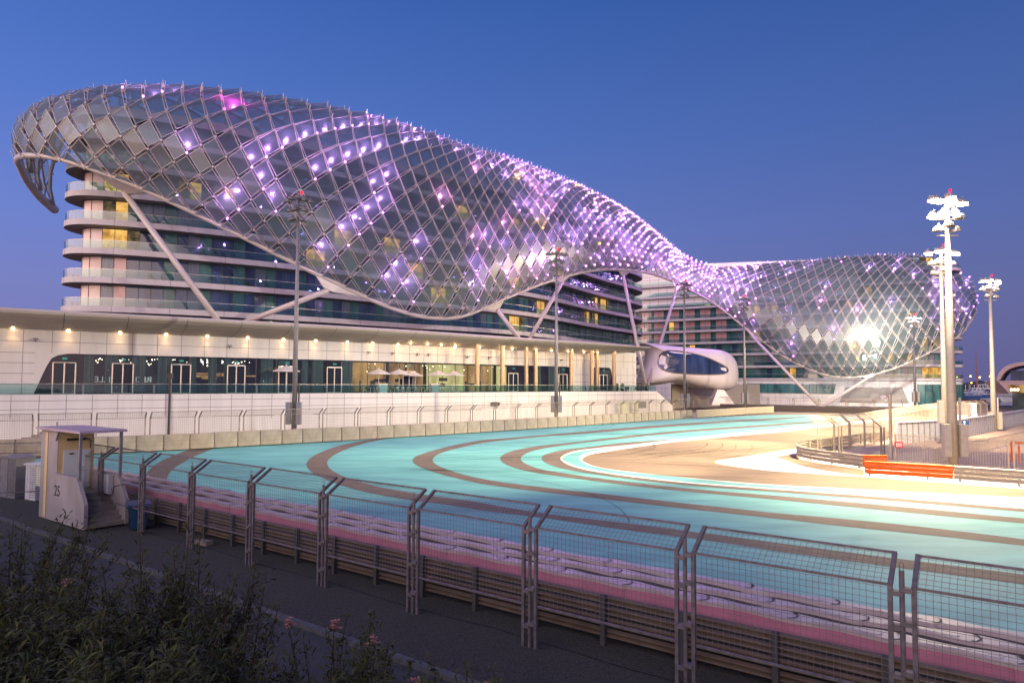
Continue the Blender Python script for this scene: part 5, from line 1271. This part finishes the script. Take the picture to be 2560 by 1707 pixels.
# tall mesh gates
def gate(x0, y0, x1, y1, h_, label):
    a, b = atZ(x0, y0, 0), atZ(x1, y1, 0); d = (b - a); L_ = d.length; r_ = thing('mesh_fence', label, 'fence panel', (a.x, a.y, 0), math.atan2(d.y, d.x), 'tall pale mesh panels beside the orange guardrail')
    for x in (.05, L_ - .05): g = MB(); g.bar((x, 0, -.1), (x, 0, h_), .11, .13, (0, 1, 0)); g.build('post', A['fence_pale'], r_)
    for z in (.25, h_ - .35, h_ - .05): g = MB(); g.bar((0, 0, z), (L_, 0, z), .05, .05); g.build('rail', A['fence_pale'], r_)
    g = MB(); x = .1
    while x < L_: g.bar((x, 0, .25), (x, 0, h_ + .05), .022, .022, (0, 1, 0)); x += .16
    z = .35
    while z < h_: g.bar((0, 0, z), (L_, 0, z), .014, .014); z += .16
    g.build('mesh', A['fence_pale'], r_)
gate(2238, 1159, 2372, 1170, 2.25, 'tall pale mesh panel left of the tall pale mast'); gate(2382, 1171, 2524, 1178, 2.25, 'tall pale mesh panel right of the tall pale mast'); gate(2534, 1179, 2680, 1188, 2.2, 'tall pale mesh panel cut off by the right photo edge')
v = atZ(2246, 1160, 0); g = MB(); g.box(-.3, .3, -.03, .03, 0, .45); g.mat(1); g.box(-.04, .04, -.04, -.03, .08, .36); g.box(-.2, -.12, -.04, -.03, .08, .36); g.box(.12, .2, -.04, -.03, .08, .36); o = g.build('warning_sign', [A['red_sign'], A['sign_white']]); o.location = (v.x, v.y - .1, 1.25); tag(o, 'small red notice fixed on the pale mesh fence', 'sign')
# ramp wall and railing
def rwall(pts, h_, label, m_='cab_white'):
    p = W(*pts); r_ = thing('panel_wall', label, 'wall'); g = MB(); g.wall(p, -.1, h_, .25); g.build('wall', A[m_], r_)
    P_ = Path(p); g = MB(); t = .6
    while t < P_.len: q, n_ = P_.at(t), P_.nor(t); g.bar((q.x - n_.x * .02, q.y - n_.y * .02, 0), (q.x - n_.x * .02, q.y - n_.y * .02, h_), .12, .06, (n_.x, n_.y, 0)); t += 1.1
    g.build('ribbing', A['steel'], r_)
    g = MB()
    for a, b in zip(p, p[1:]): g.bar((*a, h_ + .04), (*b, h_ + .04), .35, .08)
    g.build('coping', A['white'], r_)
rwall([(2245, 1108), (2394, 1097), (2489, 1076), (2560, 1058), (2700, 1032)], 2.1, 'long ribbed pale wall climbing right behind the masts')
rl_ = thing('railing', 'picket railing along the ramp at the right edge', 'railing'); a, b = atZ(2330, 1160, 0), atZ(2620, 1090, 0)
g = MB(); g.bar((a.x, a.y, 1.1), (b.x, b.y, 1.1), .06, .05); g.bar((a.x, a.y, .12), (b.x, b.y, .12), .05, .04); g.build('rail', A['fence_pale'], rl_); g = MB(); n = int((b - a).length / .28)
for i in range(n): q = a.lerp(b, i / n); g.bar((q.x, q.y, .1), (q.x, q.y, 1.1), .025, .025, (0, 1, 0))
g.build('picket', A['fence_pale'], rl_)
# quay railing
rl_ = thing('railing', 'light railing along the harbour edge behind the ribbed wall', 'railing'); a, b = Vector((76, 128, 0)), Vector((150, 150, 0))
for z in (.4, .8, 1.2): g = MB(); g.bar((a.x, a.y, z), (b.x, b.y, z), .05, .05); g.build('rail', A['steel'], rl_)
g = MB(); n = 60
for i in range(n): q = a.lerp(b, i / n); g.bar((q.x, q.y, 0), (q.x, q.y, 1.2), .05, .05, (0, 1, 0))
g.build('picket', A['steel'], rl_)
# booth, low white cubes, bollards
def block(px, py, w_, d_, h_, m_, nm, label, cat, lid=True):
    v = atZ(px, py, 0); r_ = thing(nm, label, cat, (v.x, v.y + d_ / 2, 0), -.3); g = MB(); g.box(-w_ / 2, w_ / 2, -d_ / 2, d_ / 2, -.1, h_); g.build('body', A[m_], r_)
    g = MB(); g.box(-w_ / 2 - .06, w_ / 2 + .06, -d_ / 2 - .06, d_ / 2 + .06, h_, h_ + .12); g.build('roof', A['white'], r_); return r_
block(2431, 1046, 2.0, 2.0, 2.7, 'white', 'service_booth', 'plain white booth behind the end of the pale fence', 'booth')
block(2409, 1054, 1.4, 1.2, .9, 'white', 'utility_box', 'low white box left of the white booth', 'box'); block(2438, 1052, .8, .8, 1.1, 'cab_white', 'utility_box', 'small white box in front of the white booth', 'box')
# number nine sign
v = atZ(2412, 1098, 0); r_ = thing('direction_sign', 'blue sign with a white 9 above a smaller blue plate on a thin post', 'sign', (v.x, v.y, 0))
g = MB(); g.tube([(0, .05, 0), (0, .05, 2.05)], .03, 6); g.build('post', A['steel'], r_)
g = MB(); g.box(-.52, .52, 0, .03, 1.62, 2.05); p_ = g.build('plate', A['blue_sign'], r_); g = MB(); g.box(-.42, .42, 0, .03, 1.15, 1.42); g.build('plate', A['blue_sign'], r_)
c = bpy.data.curves.new('n', 'FONT'); c.body = '9'; c.size = .55; c.extrude = .004; c.align_x = 'CENTER'; c.align_y = 'CENTER'; o = bpy.data.objects.new('n', c); col.objects.link(o); me = bpy.data.meshes.new_from_object(o.evaluated_get(bpy.context.evaluated_depsgraph_get())); bpy.data.objects.remove(o)
me.transform(Matrix(((1, 0, 0, 0), (0, 0, -1, -.006), (0, 1, 0, 1.83), (0, 0, 0, 1)))); me.materials.clear(); me.materials.append(A['sign_white']); o = bpy.data.objects.new('numeral', me); col.objects.link(o); o.parent = p_
# camera pole
v = atZ(2228, 1147, 0); r_ = thing('camera_pole', 'steel pole carrying a white camera that looks left over the track', 'camera pole', (v.x, v.y, 0))
g = MB(); g.tube([(0, 0, -.1), (0, 0, 5.2)], .13, 10); g.build('pole', A['fence_pale'], r_); g = MB(); g.bar((0, 0, 5.1), (-.5, 0, 5.1), .06, .06); g.build('arm', A['fence_pale'], r_)
g = MB(); g.box(-.75, -.35, -.1, .1, 4.95, 5.15); g.tube([(-.6, 0, 4.95), (-.6, 0, 4.75)], .1, 8); g.build('camera', A['white'], r_)
# orange frame at the right edge
v = atZ(2580, 1155, 0); r_ = thing('equipment_rack', 'orange rack standing behind the mesh at the right photo edge', 'rack', (v.x, v.y, 0)); g = MB()
for x in (-1, 1):
    for y in (0, .8): g.bar((x, y, 0), (x, y, 1.5), .1, .1, (0, 1, 0))
g.bar((-1, 0, 1.5), (1, 0, 1.5), .12, .14); g.bar((-1, .8, 1.5), (1, .8, 1.5), .12, .14); g.build('frame', A['orange'], r_)

# ================================================================== TERRACE FURNITURE, LAMPS ON WALLS, PLANTS
def tp(px, back): t = TER.px(px); q = TER.at(t) + TER.nor(t) * back; return (q.x, q.y, ZTER)
r_ = thing('parasol', '', 'parasol'); g = MB(); n = 8; rim_ = [(1.55 * math.cos(2 * math.pi * k / n), 1.55 * math.sin(2 * math.pi * k / n), 2.5) for k in range(n)]
for k in range(n): j = (k + 1) % n; g.face([rim_[k], rim_[j], (0, 0, 3.15)]); g.face([rim_[j], rim_[k], (rim_[k][0], rim_[k][1], 2.42), (rim_[j][0], rim_[j][1], 2.42)])
g.ball((0, 0, 3.17), .06, 6, 4); pa = g.build('canopy', A['umbrella'], r_); g = MB(); g.tube([(0, 0, 0), (0, 0, 3.1)], .035, 6); pb_ = g.build('pole', A['white'], r_); g = MB(); g.prism([(.35 * math.cos(k), .35 * math.sin(k)) for k in [i * .785 for i in range(8)]], 0, .1); pc_ = g.build('base', A['cab_grey'], r_)
par = Proto(r_, [(pa, []), (pb_, []), (pc_, [])])
for i, (px, bk_, sc__) in enumerate(((732, 2.5, 1.15), (969, 2.6, 1.08), (1019, 2.4, 1.08), (1067, 3.6, 1.0), (1120, 2.4, 1.05), (1166, 3.0, 1.05))):
    par.place(tp(px, bk_), .2 * i, 'white parasol standing alone by the first dark mast' if i == 0 else 'white parasol on the restaurant terrace, %s from its left' % nth(i), 'terrace parasols', (sc__,) * 3)
def chairs(m_):
    r_ = thing('terrace_chair', '', 'chair'); tr = []
    g = MB(); g.box(-.22, .22, -.22, .22, .42, .46); tr.append((g.build('seat', A[m_], r_), [])); g = MB(); g.hexa([(-.22, .2, .46), (.22, .2, .46), (.22, .24, .46), (-.22, .24, .46)], [(-.21, .27, .88), (.21, .27, .88), (.21, .30, .88), (-.21, .30, .88)]); tr.append((g.build('backrest', A[m_], r_), []))
    for x in (-.19, .19):
        for y in (-.19, .19): g = MB(); g.bar((x, y, 0), (x, y, .42), .035, .035, (0, 1, 0)); tr.append((g.build('leg', A[m_], r_), []))
    return Proto(r_, tr)
def tables(m_):
    r_ = thing('terrace_table', '', 'table'); tr = []; g = MB(); g.prism([(.42 * math.cos(i * .63), .42 * math.sin(i * .63)) for i in range(10)], .72, .76); tr.append((g.build('table_top', A[m_], r_), [])); g = MB(); g.tube([(0, 0, 0), (0, 0, .72)], .04, 6); tr.append((g.build('pedestal', A[m_], r_), [])); return Proto(r_, tr)
wc_, dc_, wt_, dt_ = chairs('white'), chairs('black'), tables('white'), tables('black')
rr = random.Random(5); cw = cdk = tw_ = td_ = 0
for px in (952, 985, 1003, 1035, 1052, 1082, 1100, 1135, 1150, 1180):
    x, y, z = tp(px, rr.uniform(1.6, 3.6)); tw_ += 1; wt_.place((x, y, z), 0, 'white terrace table under the parasols, %s from the left' % nth(tw_), 'white terrace tables')
    for a in (rr.uniform(0, 1), rr.uniform(2.4, 3.6)): cw += 1; wc_.place((x + .75 * math.cos(a), y + .75 * math.sin(a), z), a - math.pi / 2, 'white terrace chair under the parasols, %s from the left' % nth(cw), 'white terrace chairs')
for px in (1282, 1300, 1318, 1445, 1470, 1492, 1512, 1535, 1552, 1572, 1590, 1606, 1622, 1640, 1656):
    x, y, z = tp(px, rr.uniform(1.2, 3.2)); td_ += 1; dt_.place((x, y, z), 0, 'dark terrace table near the bronze columns, %s from the left' % nth(td_), 'dark terrace tables')
    for a in (rr.uniform(0, 1), rr.uniform(2.4, 3.6)): cdk += 1; dc_.place((x + .75 * math.cos(a), y + .75 * math.sin(a), z), a - math.pi / 2, 'dark terrace chair near the bronze columns, %s from the left' % nth(cdk), 'dark terrace chairs')
for i, (px, m_) in enumerate(((967, 'sign_white'), (1096, 'umbrella'))):
    x, y, z = tp(px, 1.1); r_ = thing('service_counter', 'white lit counter below the parasols' if i == 0 else 'white armchair-high counter right of the lit one', 'counter', (x, y, z), .7); g = MB(); g.hexa([(-.55, -.35, 0), (.55, -.35, 0), (.45, .35, 0), (-.45, .35, 0)], [(-.75, -.4, 1.25), (.6, -.4, 1.25), (.6, .4, 1.25), (-.6, .4, 1.25)]); g.build('body', A[m_], r_); g = MB(); g.box(-.8, .7, -.45, .45, 1.25, 1.32); g.build('counter_top', A['alu'], r_)
for i, px in enumerate((213, 397, 668, 764)):
    x, y, z = tp(px, 4.2); g = MB(); g.tube([(0, 0, 0), (0, 0, .95)], .13, 8); g.tube([(0, 0, .95), (0, 0, 1.05)], .16, 8); o = g.build('bollard_light', A['steel']); o.location = (x, y, z); tag(o, 'short grey cylinder by the shopfront glass, %s from the left' % nth(i + 1), 'bollard', 'grey cylinders on the terrace')
for i, px in enumerate((1567, 1581, 1620, 1628, 1648)):
    x, y, z = tp(px, 2.4); r_ = thing('potted_plant', 'small clipped round plant in a pot at the terrace end, %s from the left' % nth(i + 1), 'potted plant', (x, y, z), 0, 'potted plants at the terrace end'); g = MB(); g.tube([(0, 0, 0), (0, 0, .6)], [.22, .3], 8); g.build('pot', A['cable_dark'], r_)
    g = MB(); q_ = random.Random(px)
    for k in range(260): d = Vector((q_.gauss(0, 1), q_.gauss(0, 1), q_.gauss(0, 1))).normalized() * q_.uniform(.25, .45); c = Vector((0, 0, 1.15)) + d; e = Vector((q_.gauss(0, 1), q_.gauss(0, 1), q_.gauss(0, 1))).normalized() * .07; f_ = d.cross(e).normalized() * .04; g.face([c - e, c + f_, c + e, c - f_])
    g.build('foliage', A['leaf'], r_); g = MB(); g.tube([(0, 0, .6), (0, 0, 1.1)], .03, 5); g.build('stem', A['stem'], r_)
for i, (px, z) in enumerate(((82, 10.35), (572, 10.3), (918, 10.1), (980, 10.1), (1040, 10.1), (1070, 10.1), (1168, 10.0), (1220, 10.0), (1340, 10.0), (1400, 10.0))):
    t = fx(px); q = FAC.at(t) - FAC.nor(t) * .35; r_ = thing('wall_floodlight', 'small grey fitting on the white wall under the canopy, %s from the left' % nth(i + 1), 'wall light', (q.x, q.y, z), math.atan2(FAC.tan(t).y, FAC.tan(t).x), 'small fittings on the white wall')
    g = MB(); g.hexa([(-.22, -.2, .0), (.22, -.2, .0), (.22, .15, .08), (-.22, .15, .08)], [(-.2, -.15, .26), (.2, -.15, .26), (.2, .15, .28), (-.2, .15, .28)]); g.build('head', A['steel'], r_); g = MB(); g.bar((0, .1, .1), (0, .36, -.15), .06, .06); g.build('arm', A['cable_dark'], r_)
bc = dc_; nb = 0
for fi, pxs in ((1, (372, 398, 525, 555, 585, 612)), (0, (367, 392, 515, 545, 572)), (2, (505, 530, 548, 700, 712)), (3, (668, 690))):
    for px in pxs:
        t = winL.px(px); q = winL.at(t) - winL.nor(t) * 1.1; nb += 1
        bc.place((q.x, q.y, FL[fi + 1] + .0), rr.uniform(0, 3), 'dark balcony chair of the left hotel, %s counted floor by floor from below' % nth(nb), 'balcony chairs')

# ================================================================== HARBOUR
def yacht(px, py, L_, h_, rz, label, m_='yacht', blue=False, sc__=1):
    v = atZ(px, py, 0); r_ = thing('motor_yacht' if not blue else 'covered_boat', label, 'yacht' if not blue else 'boat', (v.x, v.y, 0), rz)
    n = 10; g = MB(); deck, keel = [], []
    for i in range(n + 1): f_ = i / n; w_ = L_ * .13 * (1 - f_ ** 3) ** .6; deck.append((-L_ / 2 + L_ * f_, w_, 1.1 + .9 * f_ * f_)); keel.append((-L_ / 2 + L_ * .93 * f_, w_ * .7, 0))
    M_ = lambda p: (p[0], -p[1], p[2])
    g.strip(keel, deck); g.strip([M_(p) for p in deck], [M_(p) for p in keel]); g.strip(deck, [M_(p) for p in deck]); g.face([keel[0], deck[0], M_(deck[0]), M_(keel[0])]); g.build('hull', A[m_], r_)
    g = MB(); w_ = L_ * .095; x0, x1 = -L_ * .38, L_ * .18
    g.hexa([(x0, -w_, 1.2), (x1, -w_, 1.35), (x1, w_, 1.35), (x0, w_, 1.2)], [(x0 + .3, -w_ * .9, 1.2 + h_ * .45), (x1 - L_ * .12, -w_ * .8, 1.2 + h_ * .45), (x1 - L_ * .12, w_ * .8, 1.2 + h_ * .45), (x0 + .3, w_ * .9, 1.2 + h_ * .45)]); g.build('cabin', A['yacht_blue'] if blue else A['pane_dark'], r_)
    g = MB(); g.box(x0 - .5, x1 - L_ * .08, -w_, w_, 1.2 + h_ * .45, 1.2 + h_ * .5); g.box(x0, x1 - L_ * .22, -w_ * .7, w_ * .7, 1.2 + h_ * .78, 1.2 + h_ * .83)
    for x in (x0 + .2, x1 - L_ * .26): g.bar((x, -w_ * .6, 1.2 + h_ * .5), (x - .3, -w_ * .6, 1.2 + h_ * .8), .12, .12); g.bar((x, w_ * .6, 1.2 + h_ * .5), (x - .3, w_ * .6, 1.2 + h_ * .8), .12, .12)
    g.build('flybridge', A['yacht'], r_); g = MB(); g.tube([(x0 + L_ * .15, 0, 1.2 + h_ * .8), (x0 + L_ * .12, 0, 1.2 + h_ * 1.15)], .1, 6); g.ball((x0 + L_ * .12, 0, 1.2 + h_ * 1.15), .35, 8, 5); g.build('radar_mast', A['yacht'], r_); return r_
yacht(2440, 986, 24, 6.5, 3.0, 'large white motor yacht moored beyond the ribbed wall'); yacht(2500, 988, 22, 5.5, .1, 'white motor yacht with its bow towards the curved building'); yacht(2420, 999, 15, 3, 3.1, 'boat under a blue cover in front of the large yacht', blue=True)
yacht(2560, 1004, 20, 5, 3.2, 'white cabin boat at the right photo edge'); yacht(2470, 1003, 13, 3, .2, 'small boat under a blue cover behind the slim lit mast', blue=True)
yacht(2405, 1007, 14, 3, 3.1, 'low rust-brown boat nearest the quay', m_='rust', blue=True)
v = atZ(2443, 996, 0); r_ = thing('sailing_boat', 'sailing boat with one tall bare mast against the sky', 'sailing boat', (v.x, v.y, 0), .2); g = MB(); g.hexa([(-6, -1, 0), (5, -.8, 0), (5, .8, 0), (-6, 1, 0)], [(-6.5, -1.6, 1.2), (8, -.1, 1.5), (8, .1, 1.5), (-6.5, 1.6, 1.2)]); g.build('hull', A['yacht'], r_); g = MB(); g.tube([(0, 0, 1), (0, 0, 22)], [.22, .12], 8); g.bar((-2, 0, 12), (2, 0, 12), .08, .08); g.build('mast', A['rust'], r_); g = MB(); g.bar((0, 0, 2.6), (-5.5, 0, 2.4), .35, .4); g.build('boom', A['yacht_blue'], r_)
# curved waterside building
r_ = thing('waterside_building', 'low building under a big swooping pink-brown roof at the right edge', 'building'); Yb = 165
c_ = lambda x, y, Y=Yb: atY(x, y, Y)
oo = [(2575, 903), (2540, 907), (2515, 915), (2500, 928), (2492, 945), (2494, 954)]; ii = [(2575, 912), (2545, 915), (2522, 923), (2508, 935), (2501, 947), (2494, 954)]
o1 = crom([Vector((x, y, 0)) for x, y in oo], 5); i1 = crom([Vector((x, y, 0)) for x, y in ii], 5)
g = MB()
F1 = [c_(p.x, p.y) for p in o1]; F2 = [c_(p.x, p.y) for p in i1]; dp = Vector((20, 26, 0)); g.strip(F1, F2); g.strip([p + dp for p in F1], F1); g.strip(F2, [p + dp for p in F2])
e0, e1 = F1[0] + Vector((30, 3, .8)), F2[0] + Vector((30, 3, .8)); g.face([F1[0], F2[0], e1, e0]); g.face([F1[0], e0, e0 + dp, F1[0] + dp]); g.face([F2[0], F2[0] + dp, e1 + dp, e1]); g.build('roof', A['bridge_roof'], r_)
g = MB(); a, b, c2_, d2_ = c_(2494, 953), c_(2512, 958), c_(2532, 983), c_(2524, 984); g.hexa([a, b, c2_, d2_], [p + Vector((1, 6, 0)) for p in (a, b, c2_, d2_)]); g.build('leaning_leg', A['bridge_roof'], r_)
def skew(g, x0, x1, y0, y1, z0, z1, k=.76): g.hexa([(x0, y0, z0), (x1, y0, z0), (x1 + k * (y1 - y0), y1, z0), (x0 + k * (y1 - y0), y1, z0)], [(x0, y0, z1), (x1, y0, z1), (x1 + k * (y1 - y0), y1, z1), (x0 + k * (y1 - y0), y1, z1)])
g = MB(); a = c_(2500, 950); skew(g, a.x, a.x + 45, a.y + 2, a.y + 20, a.z - 1.1, a.z - .1); g.build('floor_slab', A['bridge_roof'], r_)
g = MB(); a = c_(2514, 958, Yb + 6); skew(g, a.x, a.x + 44, a.y, a.y + 12, 4.2, 6.9); g.build('lit_storey', A['roomlit'], r_); g = MB(); a = c_(2526, 925, Yb + 8); skew(g, a.x, a.x + 44, a.y, a.y + 10, 7.0, 9.8); g.build('upper_storey', A['pane_dark'], r_)
g = MB(); a = c_(2530, 975, Yb + 4); skew(g, a.x, a.x + 44, a.y, a.y + 14, 0, 4); g.build('lower_storey', A['room'], r_)
for i in range(5): g = MB(); a = c_(2521 + i * 9, 958); g.bar((a.x, a.y + 5, 4), (a.x - .6, a.y + 5, a.z - .6), .5, .5); g.build('column', A['bridge_roof'], r_)
for i in range(6): a = c_(2527 + i * 8, 964); g = MB(); g.ball((a.x, a.y + 3, 5.0), .28, 6, 4); g.build('lantern', A['down'], r_)
v = atY(2351, 975, 200); g = MB(); g.box(v.x, v.x + 1.2, v.y, v.y + 1, 4, 9.5); o = g.build('banner', A['magenta']); tag(o, 'magenta banner hanging beside the glazed corner of the right hotel', 'banner')
v = atY(2358, 990, 200); r_ = thing('column_tree', 'dark slim shrub below the magenta banner', 'tree', (v.x, v.y, 0)); g = MB(); q_ = random.Random(2)
for k in range(700): c = Vector((q_.gauss(0, .45), q_.gauss(0, .45), q_.uniform(.6, 5))); e = Vector((q_.gauss(0, 1), q_.gauss(0, 1), q_.gauss(0, 1))).normalized() * .25; f_ = Vector((q_.gauss(0, 1), q_.gauss(0, 1), q_.gauss(0, 1))).normalized() * .14; g.face([c - e, c + f_, c + e, c - f_])
g.build('crown', A['leaf'], r_); g = MB(); g.tube([(0, 0, 0), (0, 0, 2)], .1, 6); g.build('trunk', A['stem'], r_)
A['lamp_orange'] = glow('street_lamp_orange', (1, .55, .14), 12, bulb=True)
sl = thing('street_lamp', '', 'street lamp'); g = MB(); g.tube([(0, 0, 0), (0, 0, 12)], .14, 6); a = g.build('pole', A['mast'], sl); g = MB(); g.bar((-.2, 0, 12), (1.6, 0, 12.2), .12, .12); b = g.build('arm', A['mast'], sl); g = MB(); g.ball((1.5, 0, 12), .5, 8, 5); c = g.build('lamp_head', A['lamp_orange'], sl)
slp = Proto(sl, [(a, []), (b, []), (c, [])])
for i, (px, Y, z_) in enumerate(((2421, 450, 12), (2444, 430, 11), (2470, 450, 12), (2475, 520, 9), (2430, 620, 6.5), (2434, 640, 7), (2453, 640, 6), (2424, 560, 8), (2362, 520, 11), (2388, 500, 12))):
    v = atY(px, 960, Y); slp.place((v.x, v.y, z_ - 12), 0, 'glowing street lamp on the far shore, %s from the left' % nth([3, 7, 9, 10, 5, 6, 8, 4, 1, 2][i]), 'street lamps on the far shore')
for i in range(14):
    v = atY(2392 + i * 11, 975, 556); g = MB(); g.tube([(0, 0, 2), (0, 0, 6.5)], .2, 5); o = g.build('quay_post', A['yacht']); o.location = (v.x, v.y, 0); tag(o, 'thin pale post on the far sea wall, %s from the left' % nth(i + 1), 'post', 'posts on the far sea wall')
